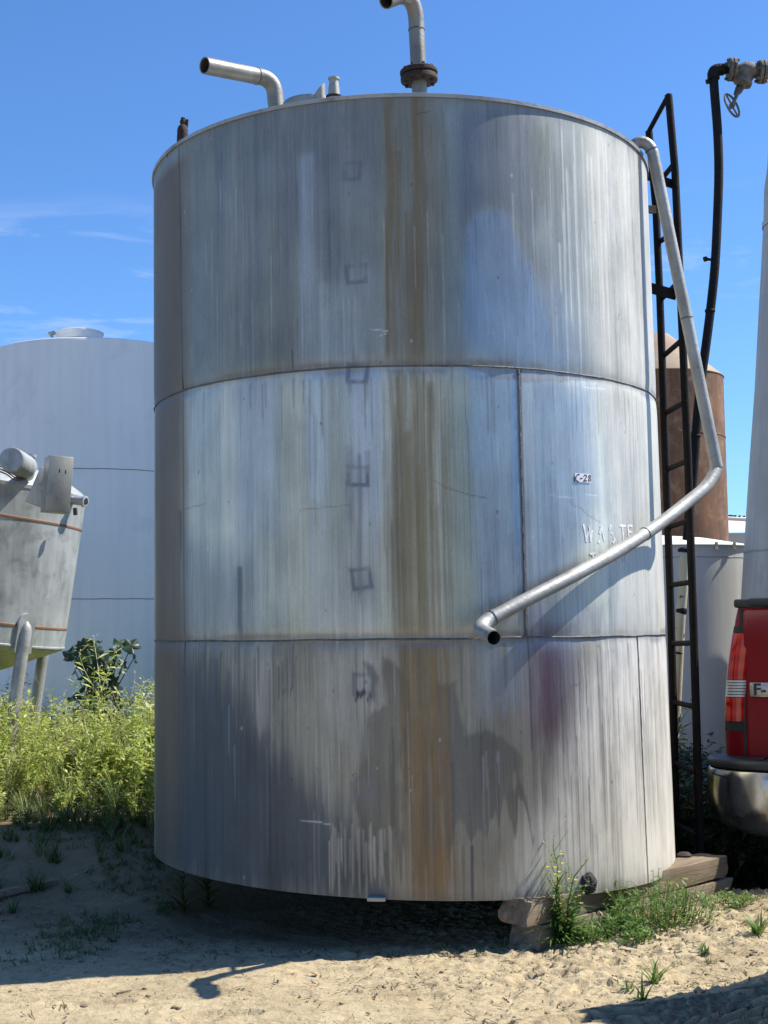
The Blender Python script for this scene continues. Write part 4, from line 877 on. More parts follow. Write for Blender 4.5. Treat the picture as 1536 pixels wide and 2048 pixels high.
def rust_tank():
    c0 = W(1322, 1258, 17.5); c = (c0.x, c0.y); R0 = .88; ze = W(1330, 737, 17.5 - R0).z; zb_ = gz(*c) - .05
    t = empty('rusted_tank', 'tall rust brown tank with a low beige cone roof, behind the ladder', 'tank', (c[0], c[1], zb_))
    s = MB(); s.lathe([(R0 - .012, zb_), (R0 - .012, 1.6), (R0, 1.61), (R0, ze)], (c[0], c[1], 0), n=96); s.build('shell', M['rust'], t)
    za = W(1318, 672, 17.5).z
    s = MB(); s.lathe([(R0 + .004, ze - .004), (R0 + .012, ze + .004), (R0 + .006, ze + .012), (R0 * .25, za), (.001, za + .01)], (c[0], c[1], 0), n=96); s.build('cone_roof', M['rustroof'], t)
    z = W(1400, 865, 16.8).z; band_ring(c, R0, z, 'weld_seam', t, M['rust'], .012, .006)
    for px, py in ((1303, 675), (1312, 684)):
        p = W(px, py, 17.2); s = MB(); s.lathe([(.018, -.05), (.018, .02), (.026, .022), (.026, .034), (.0005, .036)], p, (0, 0, 1), 12); s.build('roof_nozzle', M['rustflange'], t)
rust_tank()

def short_tank():
    c0 = W(1310, 1258, 14.6); c = (c0.x, c0.y); R0 = 1.15; ze = W(1330, 1090, 14.6 - R0).z; zb_ = gz(*c) - .1
    t = empty('storage_tank', 'short pale grey tank with white sheet roof, between the ladder and the red pickup', 'tank', (c[0], c[1], zb_))
    s = MB(); s.lathe([(R0, zb_), (R0, ze)], (c[0], c[1], 0), n=128); s.build('shell', M['greypaint2'], t)
    s = MB(); s.lathe([(R0 + .028, ze - .004), (R0 + .030, ze + .004), (R0 * .5, ze + .12), (.001, ze + .18)], (c[0], c[1], 0), n=128); s.build('cone_roof', M['whitepaint'], t)
    b = MB(); n = 128; z = ze - .12
    b.tube([Vector((c[0] + R0 * math.cos(2 * math.pi * i / n), c[1] + R0 * math.sin(2 * math.pi * i / n), z + .002 * math.sin(i * 1.7))) for i in range(n + 1)], .0035, 6, (False, False)); b.build('weld_seam', M['seamdark'], t)
    for px in (1433, 1469):
        ang = None
        d = ray(px, 1098); x, y = d.x / d.y, 1.0
        for i in range(400):
            Y = 13.0 + i * .005
            if (x * Y - c[0]) ** 2 + (Y - c[1]) ** 2 < (R0 + .03) ** 2: break
        p = Vector((x * Y, Y, ze - .012)); s = MB(); s.box(p, (.03, .018, .08), None, .003); s.box(p + Vector((0, -.012, -.03)), (.024, .03, .018), None, .003); s.build('roof_clip', M['cream'], t)
    # ring mark of a blanked port
    p = W(1352, 1120, 13.48); s = MB(); s.lathe([(.058, -.008), (.066, .008), (.078, .008), (.081, -.008)], p, Vector((.05, -1, 0)), 28); s.build('port_ring', M['greypaint'], t)
short_tank()

def tower():
    c0 = W(1642, 1258, 13.0); c = (c0.x, c0.y); zb_ = gz(*c) - .1
    t = empty('tapered_tower', 'tall tapered grey steel tower rising out of frame behind the red pickup', 'tower', (c[0], c[1], zb_))
    rad = lambda px, py: c[0] - W(px, py, 13.0).x
    pr = [(rad(1480, 1400) + .03, zb_)]
    for px, py in ((1486, 1211), (1494, 1070), (1502, 938), (1513, 774), (1521, 610), (1524.5, 545), (1529, 452)): pr.append((rad(px, py), W(px, py, 13.0).z))
    s = MB(); s.lathe(pr, (c[0], c[1], 0), n=80); s.build('lower_shaft', M['towerpaint'], t)
    a = pr[-1]; up_ = [(a[0] + .008, a[1]), (a[0] + .010, a[1] + .05), (a[0] - .005, a[1] + .055), (rad(1531, 373), W(1531, 373, 13.0).z), (rad(1537, 330), W(1537, 330, 13.0).z), (rad(1548, 150), W(1548, 150, 13.0).z), (rad(1556, 20), W(1556, 20, 13.0).z), (.001, W(1556, 20, 13.0).z + .02)]
    s = MB(); s.lathe(up_, (c[0], c[1], 0), n=80); s.build('upper_shaft', M['towerpaint'], t)
    z = W(1496, 1106, 13.0).z; r0 = rad(1492, 1106)
    for dz in (0, .012): band_ring(c, r0, z + dz, 'seam_ring', t, M['seamdark'], .0025, .003)
tower()

def far_shed():
    Y0 = 20.5
    a, b = W(1424, 1090, Y0), W(1640, 1090, Y0); zt = W(1470, 1066, Y0).z; zr = W(1470, 1036, Y0).z + .10
    t = empty('low_shed', 'low white shed with a ribbed roof, far off between the rusted tank and the tower', 'shed', ((a.x + b.x) / 2, Y0 + .9, .2))
    s = MB(); s.box(((a.x + b.x) / 2, Y0 + .9, (zt + .1) / 2), (b.x - a.x, 1.8, zt - .1)); s.build('wall', M['greypaint2'], t, smooth=False)
    s = MB(); n = 26; V = []
    for i in range(n * 2 + 1):
        f = i / (n * 2); y = Y0 - .06 + 1.2 * f; z = zt + .002 + (zr - zt) * f + (.010 if i % 4 < 2 else 0)
        V += [(a.x - .05, y, z), (b.x + .05, y, z)]
    s.add(V, [(2 * i, 2 * i + 1, 2 * i + 3, 2 * i + 2) for i in range(n * 2)]); s.build('roof', M['whitepaint'], t, smooth=False)
    p = W(1450, 1033, Y0 + 1.1); s = MB(); s.box(p, (.34, .1, .05), Matrix.Rotation(.08, 3, 'Y')); s.build('ridge_cap', M['under'], t, smooth=False)
    for i in range(9):
        s = MB(); s.box(W(1452 + i * 9, 1031 + .6 * i, Y0 + 1.15), (.03, .05, .03)); s.build('ridge_bolt', M['under'], t, smooth=False)
    # white bent pipe in front of it
    q = [W(1433, 1120, 18.8), W(1434, 1040, 18.8), W(1440, 1036, 18.8), W(1530, 1041, 18.8)]
    o = empty('bent_pipe', 'thin white bent pipe standing in front of the far white shed', 'pipe', (q[0].x, q[0].y, .2))
    s = MB(); s.tube([Vector((q[0].x, q[0].y, .15)), q[1] - Vector((0, 0, .04))], .03, 10); s.tube(arc(q[1] - Vector((0, 0, .04)), q[1], q[2], 5), .032, 10); s.build('riser', M['whitepaint'], o)
    s = MB(); s.tube([q[2], q[3]], .028, 10); s.build('crossbar', M['whitepaint'], o)
far_shed()

# ================================================================ STANDPIPE WITH GATE VALVE
def standpipe():
    Y0 = 7.3
    t = empty('standpipe', 'curved black standpipe with a gate valve on top, rising behind the ladder', 'pipe', (W(1350, 1500, Y0).x, Y0, 0))
    k = [(1427, 152), (1429, 185), (1435, 260), (1437.5, 340), (1435, 430), (1430, 530), (1422, 610), (1412, 690), (1401, 770), (1393, 850), (1387, 940), (1380, 1010), (1374, 1080)]
    s = MB(); s.tube(smoothpath([W(x, y, Y0) for x, y in k], 4), .0250, 16); s.build('black_pipe', M['hose'], t)
    for x, y in ((1391, 872), (1420, 622)): 
        p = W(x, y, Y0); collar(p, W(x, y - 20, Y0) - p, .026, 'pipe_joint', t, M['hose'], .008)
    for x, y in ((1411, 518), (1416, 163)):
        p = W(x, y, Y0 - .01); s = MB(); s.tube([p, p + Vector((.03, 0, -.004))], [.011, .007], 8); s.lathe([(.0005, -.012), (.014, -.01), (.014, .008), (.0005, .01)], p, (1, 0, .3), 8); s.build('side_tap', M['hose'], t)
    # cream lower pipe
    k = [(1370, 1112), (1367, 1170), (1362, 1225), (1358, 1300), (1353, 1400), (1347, 1500), (1342, 1660)]
    P = [W(x, y, Y0) for x, y in k]; P.append(Vector((P[-1].x - .01, Y0, gz(P[-1].x, Y0) - .05))) if P[-1].z > gz(P[-1].x, Y0) else None
    s = MB(); s.tube(smoothpath(P, 4), .0262, 18); lo = s.build('cream_pipe', M['cream'], t)
    lo['label'] = 'cream painted lower pipe with black peeling patches'
    for y, w in ((1222, .016), (1306, .006)):
        x = 1367 - (y - 1170) * .078; p = W(x, y, Y0); collar(p, W(x + 2, y - 20, Y0) - p, .0262, 'pipe_joint', t, M['hose'], w)
    s = MB(); s.lathe([(.027, -.012), (.044, -.01), (.044, .004), (.030, .012)], W(1372, 1100, Y0), (.05, 0, 1), 20); s.build('reducer', M['hose'], t)
    # elbow and valve
    e0 = W(1427, 152, Y0); e1 = W(1441, 139, Y0)
    s = MB(); s.tube(arc(e0, W(1424, 138, Y0), e1, 8), .0315, 16); s.lathe([(.026, -.02), (.034, -.018), (.034, .018), (.026, .02)], e0, (0, 0, 1), 16); s.lathe([(.025, -.012), (.033, -.01), (.033, .016), (.025, .018)], e1, (1, 0, 0), 16); s.build('elbow', M['hose'], t)
    vx = Vector((1, .0, -.035)).normalized(); f1 = W(1464, 139, Y0); f2 = W(1524, 144, Y0)
    s = MB(); s.tube([e1, f1], .0225, 14); s.build('branch_pipe', M['hose'], t); s = MB(); s.tube([f2, W(1640, 150, Y0)], .0225, 14); s.build('branch_pipe', M['hose'], t)
    v = bpy.data.objects.new('gate_valve', None); C.objects.link(v); v.empty_display_size = .05; put(v, t)
    mid = (f1 + f2) / 2 + vx * .004
    s = MB()
    s.lathe([(.030, -.085), (.034, -.05), (.046, -.025), (.050, .0), (.046, .025), (.036, .05), (.030, .085)], mid, vx, 28)
    bd = (W(1476, 186, Y0) - mid).normalized()
    s.lathe([(.040, .0), (.046, .035), (.044, .055), (.052, .062), (.052, .082), (.036, .09), (.022, .10)], mid, bd, 24)
    s.build('valve_body', M['valve'], v)
    for p in (f1, f2):
        s = MB(); s.lathe([(.022, -.020), (.062, -.020), (.064, -.016), (.064, -.003), (.060, -.001)], p, vx, 28); s.lathe([(.060, .003), (.064, .004), (.064, .017), (.060, .02), (.03, .02)], p, vx, 28)
        t1 = vx.cross(Vector((0, 1, 0))).normalized(); t2 = vx.cross(t1)
        for i in range(6):
            an = math.pi * 2 * (i + .5) / 6; q = p + .050 * (math.cos(an) * t1 + math.sin(an) * t2); s.lathe([(.0005, -.034), (.009, -.034), (.009, .034), (.0005, .034)], q, vx, 6)
        s.build('flange', M['valve'], v)
    sx = Vector((-.62, -.35, -.70)).normalized(); yb = mid + bd * .10; wc = W(1464, 211, Y0 - .05); sx = (wc - yb).normalized()
    s = MB(); s.tube([yb - sx * .03, wc + sx * .02], [.012, .009], 10)
    p1 = sx.cross(Vector((0, 0, 1))).normalized(); p2 = sx.cross(p1)
    for sg in (-1, 1): s.tube([yb + p1 * .03 * sg - sx * .01, yb + p1 * .02 * sg + sx * .05, yb + sx * .068], .008, 8)
    s.build('yoke', M['valve'], v)
    ax = Vector((.74, -.72, .28)).normalized(); h1 = ax.cross(Vector((0, 0, 1))).normalized(); h2 = ax.cross(h1); n = 32; rr = .068
    s = MB(); s.tube([wc + rr * (math.cos(2 * math.pi * i / n) * h1 + math.sin(2 * math.pi * i / n) * h2) for i in range(n + 1)], .0062, 8, (False, False))
    for i in range(4):
        an = math.pi / 2 * i + .5; s.tube([wc, wc + rr * (math.cos(an) * h1 + math.sin(an) * h2)], .005, 6)
    s.lathe([(.0005, -.012), (.014, -.01), (.014, .012), (.0005, .014)], wc, ax, 12); s.build('handwheel', M['valve'], v)
standpipe()

# ================================================================ RED PICKUP
def text_mesh(body, size, depth):
    cu = bpy.data.curves.new('text', 'FONT'); cu.body = body; cu.size = size; cu.extrude = depth; cu.offset = size * .022; cu.align_x = 'CENTER'; cu.align_y = 'CENTER'; cu.shear = .0
    o = bpy.data.objects.new('text', cu); C.objects.link(o); bpy.context.view_layer.update()
    me = bpy.data.meshes.new_from_object(o.evaluated_get(bpy.context.evaluated_depsgraph_get())); bpy.data.objects.remove(o); return me
def build_truck(loc, rz, scale, label):
    T = empty('pickup_truck', label, 'truck', (0, 0, 0), 0)
    hw = [(.50, .93), (.53, .955), (.58, .985), (.70, 1.0), (.82, 1.003), (.95, .998), (1.08, .985), (1.20, .965), (1.30, .945), (1.34, .935)]   # half width by height
    # bed: two flared sides, floor and bulkhead, rear corners rounded
    for sg in (-1, 1):
        s = MB(); rows = []
        ys = [.0, .012, .03, .06, .3, .62] ; ins = [.030, .012, .003, 0, 0, 0]
        ys += [2.0]; ins += [0]
        prof = hw + [(1.345, .90), (1.335, .80), (1.28, .79), (.62, .79), (.50, .84)]
        for y, i_ in zip(ys, ins): rows.append([Vector((sg * (w_ - (i_ if w_ > .88 else 0)), y, z)) for z, w_ in prof])
        n = len(prof); V = [p for r in rows for p in r]
        F = [(a * n + j, a * n + (j + 1) % n, (a + 1) * n + (j + 1) % n, (a + 1) * n + j) for a in range(len(rows) - 1) for j in range(n)] + [tuple(range(n)), tuple((len(rows) - 1) * n + j for j in range(n))]
        s.add(V, F); s.build('bed_side', M['truckred'], T, ang=40)
        s = MB(); s.box((sg * .865, 1.0, 1.357), (.155, 2.02, .036), None, .010); s.build('bed_rail_cap', M['plastic'], T)
        # tail lamp wrapped on the corner
        l = bpy.data.objects.new('tail_lamp', None); C.objects.link(l); put(l, T)
        def lens(z0, z1, name, m, out=.008):
            s = MB(); rows = []
            for k in range(9):
                z = z0 + (z1 - z0) * k / 8; w_ = float(np.interp(z, [h[0] for h in hw], [h[1] for h in hw]))
                rows.append([Vector((sg * x, y, z)) for x, y in ((w_ + out * .6, .16), (w_ + out * .6, .06), (w_ - .006, .008), (w_ - .03, -out * 1.6), (w_ - .075, -out * 1.8), (w_ - .088, -out * .8), (w_ - .088, .03), (w_ - .03, .10))])
            n = 8; V = [p for r in rows for p in r]; F = [(a * n + j, a * n + (j + 1) % n, (a + 1) * n + (j + 1) % n, (a + 1) * n + j) for a in range(8) for j in range(n)] + [tuple(range(n)), tuple(64 + j for j in range(n))]
            s.add(V, F); return s.build(name, m, l, ang=50)
        lens(1.045, 1.235, 'red_lens', M['lamp']); lens(.975, 1.042, 'reverse_lens', M['amberwhite']); lens(.875, .972, 'red_lens', M['lamp']); lens(.835, .873, 'lamp_foot', M['under'], .004); lens(1.238, 1.262, 'lamp_cap', M['under'], .004)
        for k in range(5):
            s = MB(); z = .985 + k * .012; s.box((sg * .94, -.013, z), (.075, .004, .0035)); s.build('lens_rib', M['valve'], l, smooth=False)
    # tailgate with a pressed centre panel
    s = MB(); n = 16; prof = [(.60, 0), (.62, -.012), (.70, -.02), (.80, -.022), (.83, -.014), (1.16, -.014), (1.19, -.024), (1.26, -.026), (1.325, -.014), (1.34, .005)]
    V = [Vector((x, y, z)) for x in (-.905, -.89, .89, .905) for z, y in [(a, b + (.008 if abs(x) > .9 else 0)) for a, b in prof]]; m_ = len(prof)
    F = [(a * m_ + j, a * m_ + j + 1, (a + 1) * m_ + j + 1, (a + 1) * m_ + j) for a in range(3) for j in range(m_ - 1)]
    V += [Vector((x, .05, z)) for x in (-.905, .905) for z in (.60, 1.34)]; b0 = 4 * m_
    F += [(0, 3 * m_, b0 + 2, b0), (m_ - 1, b0 + 1, b0 + 3, 4 * m_ - 1), tuple(range(m_)) + (b0 + 1, b0), tuple(range(3 * m_, 4 * m_)) + (b0 + 3, b0 + 2), (b0, b0 + 2, b0 + 3, b0 + 1)]
    s.add(V, F); tg = s.build('tailgate', M['truckred'], T, ang=45)
    s = MB(); s.box((0, .018, 1.362), (1.77, .075, .034), None, .012); s.build('tailgate_cap', M['plastic'], T)
    s = MB(); s.box((0, -.024, 1.12), (.26, .02, .075), None, .008); s.build('tailgate_handle', M['plastic'], tg)
    for sg in (-1, 1):
        s = MB(); s.box((sg * .913, -.002, .97), (.012, .012, .72)); s.build('tailgate_gap', M['under'], T, smooth=False)
    # emblem plate
    s = MB(); s.box((-.785, -.020, 1.005), (.205, .014, .060), None, .006); em = s.build('emblem_plate', M['chrome'], tg)
    s = MB(); s.box((-.785, -.026, 1.005), (.190, .008, .046), None, .003); s.build('emblem_field', M['rim'], em)
    me = text_mesh('F-150', .066, .0035); o = bpy.data.objects.new('emblem_letters', me); C.objects.link(o); me.materials.append(M['ink'])
    o.matrix_world = Matrix.Translation((-.797, -.031, 1.005)) @ Matrix.Rotation(R_(90), 4, 'X') @ Matrix.Scale(1.0, 4); 
    mw = o.matrix_world.copy(); o.parent = em; o.matrix_parent_inverse = Matrix(); o.matrix_world = mw
    # floor, bulkhead, chassis
    s = MB(); s.box((0, 1.02, .68), (1.57, 1.9, .05)); s.box((0, 1.97, 1.0), (1.6, .06, .66)); s.build('bed_floor', M['under'], T, smooth=False)
    s = MB(); s.box((-.42, 2.3, .55), (.09, 4.3, .14)); s.box((.42, 2.3, .55), (.09, 4.3, .14)); s.box((0, .3, .55), (.9, .1, .12)); s.box((0, 1.25, .40), (1.5, .1, .1)); s.box((0, 4.4, .45), (1.5, .1, .1)); s.build('chassis', M['under'], T, smooth=False)
    s = MB(); s.box((0, .62, .53), (1.0, .7, .22), None, .06); s.build('spare_tank', M['under'], T)
    # bumper: chrome shell swept round the corners, black step pad on top
    plan = [(x, -.165 - .012 * (1 - (x / .80) ** 2), 0.0) for x in np.linspace(0, .80, 12)]
    plan += [(.80 + .28 * math.sin(q), -.165 + .27 * (1 - math.cos(q)), q) for q in np.linspace(0, math.pi / 2, 13)[1:]]
    plan = [(-x, y, -q) for x, y, q in plan[:0:-1]] + plan
    def sweep(sect, name, m, parent):
        s = MB(); rows = []
        for x, y, q in plan:
            nx_, ny_ = math.sin(q), -math.cos(q); k = abs(q) / (math.pi / 2)
            rows.append([Vector((x + nx_ * o, y + ny_ * o, z + (lift * k if z < .6 else 0))) for o, z, lift in sect])
        m_ = len(sect); n_ = len(rows); V = [p for r in rows for p in r]
        F = [(i * m_ + j, i * m_ + (j + 1) % m_, (i + 1) * m_ + (j + 1) % m_, (i + 1) * m_ + j) for i in range(n_ - 1) for j in range(m_)] + [tuple(range(m_)), tuple((n_ - 1) * m_ + j for j in range(m_))]
        s.add(V, F); return s.build(name, m, parent, ang=50)
    bp = sweep([(-.06, .690, 0), (-.004, .690, 0), (.004, .683, 0), (.010, .655, 0), (.012, .600, 0), (.011, .550, .01), (.006, .495, .03), (-.006, .455, .045), (-.024, .432, .05), (-.04, .424, .05), (-.07, .42, .05), (-.07, .50, .04)], 'bumper', M['chrome'], T)
    sweep([(-.12, .690, 0), (-.006, .692, 0), (.006, .696, 0), (.009, .708, 0), (.004, .724, 0), (-.012, .733, 0), (-.12, .735, 0)], 'step_pad', M['plastic'], bp)
    for sg in (-1, 1):
        for k in range(7):
            s = MB(); s.box((sg * (.50 + k * .055), -.10, .7375), (.018, .10, .006), None, .002); s.build('pad_ridge', M['plastic'], bp, smooth=False)
    s = MB(); s.lathe([(.0005, .0), (.016, .0), (.022, .004), (.024, -.004)], (-.80, -.172, .60), (0, -1, 0), 16); s.build('bumper_sensor', M['plastic'], bp)
    s = MB(); s.box((0, -.187, .585), (.34, .008, .17), None, .003); s.build('number_plate_recess', M['under'], bp)
    # cab and bonnet
    prof = [(2.03, .45), (2.03, 1.32), (2.12, 1.40), (2.30, 1.86), (2.45, 1.92), (3.55, 1.92), (3.72, 1.88), (4.30, 1.40), (5.45, 1.28), (5.60, 1.12), (5.62, .60), (5.5, .45)]
    s = MB(); V = []
    for x, ins in ((-1.0, 1), (-.93, 0), (.93, 0), (1.0, 1)):
        for y, z in prof:
            t_ = float(np.clip((z - 1.30) / .6, 0, 1)); V.append(Vector(((x - math.copysign(.20, x) * t_), y, z if not ins else min(z, 1.90))))
    m_ = len(prof); F = [(a * m_ + j, a * m_ + (j + 1) % m_, (a + 1) * m_ + (j + 1) % m_, (a + 1) * m_ + j) for a in range(3) for j in range(m_)] + [tuple(range(m_)), tuple(3 * m_ + j for j in range(m_))]
    s.add(V, F); s.build('cab', M['truckred'], T, ang=30)
    s = MB(); s.add([(-.70, 2.125, 1.44), (.70, 2.125, 1.44), (.64, 2.285, 1.82), (-.64, 2.285, 1.82)], [(0, 1, 2, 3)]); s.build('rear_window', M['glass'], T, smooth=False)
    s = MB(); s.add([(-.78, 4.235, 1.465), (.78, 4.235, 1.465), (.70, 3.765, 1.855), (-.70, 3.765, 1.855)], [(0, 1, 2, 3)]); s.build('windscreen', M['glass'], T, smooth=False)
    for sg in (-1, 1):
        for y0, y1 in ((2.40, 3.0), (3.06, 3.85)):
            s = MB(); s.add([(sg * (.986 - .0), y0, 1.385), (sg * .986, y1 + .25 * (y1 > 3.5), 1.385), (sg * .862, y1 - .12 * (y1 > 3.5), 1.80), (sg * .862, y0 + .04, 1.80)], [(0, 1, 2, 3)]); s.build('side_window', M['glass'], T, smooth=False)
        s = MB(); s.box((sg * 1.08, 3.98, 1.46), (.14, .09, .20), None, .02); s.build('wing_mirror', M['plastic'], T)
        for y in (1.25, 4.55):
            w_ = bpy.data.objects.new('wheel', None); C.objects.link(w_); put(w_, T)
            s = MB(); s.lathe([(.25, -.12), (.36, -.125), (.395, -.09), (.40, 0), (.395, .09), (.36, .125), (.25, .12)], (sg * .87, y, .40), (sg, 0, 0), 40); s.build('tyre', M['rubber'], w_)
            s = MB(); s.lathe([(.255, .10), (.245, .11), (.22, .07), (.08, .09), (.0005, .10)], (sg * .87, y, .40), (sg, 0, 0), 32); s.build('rim', M['rim'], w_)
            s = MB(); s.lathe([(.43, .0), (.50, .0), (.50, .012), (.43, .015)], (sg * .995, y, .42), (sg, 0, 0), 40); s.build('wheel_arch', M['plastic'], T)
    for sg in (-1, 1):
        s = MB(); s.box((sg * .78, 5.60, .98), (.34, .08, .18), None, .03); s.build('headlamp', M['amberwhite'], T)
    s = MB(); s.box((0, 5.61, .97), (1.1, .06, .26), None, .03); s.box((0, 5.63, .56), (1.95, .14, .22), None, .05); s.build('grille', M['chrome'], T)
    T.matrix_world = Matrix.Translation(Vector(loc)) @ Matrix.Rotation(rz, 4, 'Z') @ Matrix.Scale(scale, 4)
    return T
PHI = R_(24.0); TS = 1.10
truck = build_truck((.2445 * 6.25 + math.cos(PHI) * TS, 6.25 - math.sin(PHI) * TS, -.27), -PHI, TS, 'red pickup truck seen from behind at the right edge, with a dusty chrome bumper')

# a second pickup stands just outside the right edge: the photo shows its shadow on the sand and its red reflection in the tank
def copy_tree(o, parent=None):
    c = o.copy(); C.objects.link(c)
    if parent is not None: c.parent = parent
    for ch in list(o.children): copy_tree(ch, c)
    return c
truck2 = copy_tree(truck)
truck2['label'] = 'second red pickup just outside the right edge, mirrored red in the stained tank'
hd2 = Vector((.5, -.866)); tail2 = Vector((2.11, 4.645))          # heading and middle of its tailgate
truck2.matrix_world = Matrix.Translation((tail2.x, tail2.y, -.04)) @ Matrix.Rotation(math.atan2(-hd2.x, hd2.y), 4, 'Z') @ Matrix.Scale(.85, 4)

# ================================================================ PLANTS
class Plant:                       # quads + per vertex tint, kept as arrays so that copies are cheap
    def __init__(s): s.v = []; s.q = []; s.t = []
    def leaf(s, base, d, L_, w, tint, fold=.25, droop=.3, up=None):
        base = Vector(base); d = Vector(d).normalized(); u = Vector((0, 0, 1)) if abs(d.z) < .95 else Vector((1, 0, 0))
        sd_ = d.cross(u).normalized(); n = sd_.cross(d).normalized(); o = len(s.v)
        mid = base + d * L_ * .5 + n * fold * w
        s.v += [base, mid + sd_ * w / 2 , base + d * L_ - Vector((0, 0, droop * L_ * .5)), mid - sd_ * w / 2]
        s.q.append((o, o + 1, o + 2, o + 3)); s.t += [tint] * 4
    def blade(s, base, d, L_, w, tint, bend=.5):
        base = Vector(base); d = Vector(d).normalized(); h = Vector((d.x, d.y, 0)); h = h.normalized() if h.length > .01 else Vector((1, 0, 0)); sd_ = Vector((-h.y, h.x, 0)); o = len(s.v); k = 3
        for i in range(k + 1):
            t = i / k; p = base + d * L_ * t + (h * bend * .5 - Vector((0, 0, bend * .55))) * L_ * t * t; ww = w * (1 - t) ** .7 / 2 + .0002
            s.v += [p + sd_ * ww, p - sd_ * ww]; s.t += [tint] * 2
        s.q += [(o + 2 * i, o + 2 * i + 1, o + 2 * i + 3, o + 2 * i + 2) for i in range(k)]
    def stem(s, pts, r0, r1, tint):
        n = 3; o = len(s.v); k = len(pts)
        for i, p in enumerate(pts):
            r = r0 + (r1 - r0) * i / (k - 1)
            s.v += [Vector(p) + Vector((r * math.cos(2.09 * j), r * math.sin(2.09 * j), 0)) for j in range(n)]; s.t += [tint] * n
        s.q += [(o + i * n + j, o + i * n + (j + 1) % n, o + (i + 1) * n + (j + 1) % n, o + (i + 1) * n + j) for i in range(k - 1) for j in range(n)]
    def arr(s): return np.array([tuple(p) for p in s.v]), np.array(s.q), np.array(s.t)
def scatter(name, temps, places, m, label=None, cat=None, group=None, stuff=True, r=rng, leany=.12):
    """temps: (v,q,t) arrays; places: (x,y,z,scale,template index)"""
    V, Q, T_, o = [], [], [], 0
    for x, y, z, sc_, k in places:
        v, q, t = temps[k % len(temps)]; a = r.uniform(0, 6.283) * (leany > 0); c, s_ = math.cos(a), math.sin(a); lean = r.normal(0, 1, 2) * leany
        w = v * sc_; X = c * w[:, 0] - s_ * w[:, 1] + lean[0] * w[:, 2]; Yv = s_ * w[:, 0] + c * w[:, 1] + lean[1] * w[:, 2]
        V.append(np.stack([X + x, Yv + y, w[:, 2] + z], 1)); Q.append(q + o); o += len(v); T_.append(np.clip(t + r.normal(0, .10), 0, 1))
    ob = np_mesh(name, np.concatenate(V), np.concatenate(Q), m, {'tint': ('FLOAT', np.concatenate(T_))}, smooth=False)
    if stuff: kind(ob, 'stuff')
    if label: ob['label'] = label; ob['category'] = cat
    return ob
ru = random.uniform
def mk_weed(h, n, lw=(.006, .016), ll=(.025, .06), spread=.5, branches=5, buds=True):
    p = Plant(); lean = Vector((ru(-.15, .15), ru(-.15, .15), 1))
    def shoot(base, d, L_, nl, r):
        pts = [Vector(base)]; dd = Vector(d).normalized()
        for i in range(5):
            dd = (dd + Vector((ru(-.12, .12), ru(-.12, .12), .10))).normalized(); pts.append(pts[-1] + dd * L_ / 5)
        p.stem(pts, r, r * .4, ru(.3, .8))
        for i in range(nl):
            t = ru(.05, 1) * 5; a = int(min(t, 4)); b = pts[a].lerp(pts[a + 1], t - a); an = ru(0, 6.283)
            k = 1 - .55 * t / 5
            p.leaf(b, (math.cos(an), math.sin(an), ru(-.1, .9)), ru(*ll) * (.5 + k), ru(*lw) * (.5 + k), ru(.0, .86), .2, ru(0, .6))
        if buds:
            for i in range(5):
                b = pts[-1] + Vector((ru(-.012, .012), ru(-.012, .012), ru(-.03, .012))); p.leaf(b, (ru(-1, 1), ru(-1, 1), ru(0, 1)), ru(.007, .013), ru(.004, .008), ru(.75, 1), .1, 0)
        return pts
    main = shoot((0, 0, 0), lean, h, n, .0028)
    for k in range(branches):
        t = ru(.15, .85) * 5; a = int(min(t, 4)); b = main[a].lerp(main[a + 1], t - a); an = ru(0, 6.283)
        shoot(b, (math.cos(an) * spread, math.sin(an) * spread, ru(.5, 1.0)), h * ru(.25, .5), int(n * .55), .0018)
    return p
def mk_tuft(n, L_, w, bend=(.2, .9), tilt=.6):
    p = Plant()
    for i in range(n):
        a = ru(0, 6.283); t = ru(0, tilt); p.blade((ru(-.012, .012), ru(-.012, .012), -.004), (math.cos(a) * t, math.sin(a) * t, 1), ru(*L_), ru(*w), ru(0, .98), ru(*bend))
    return p
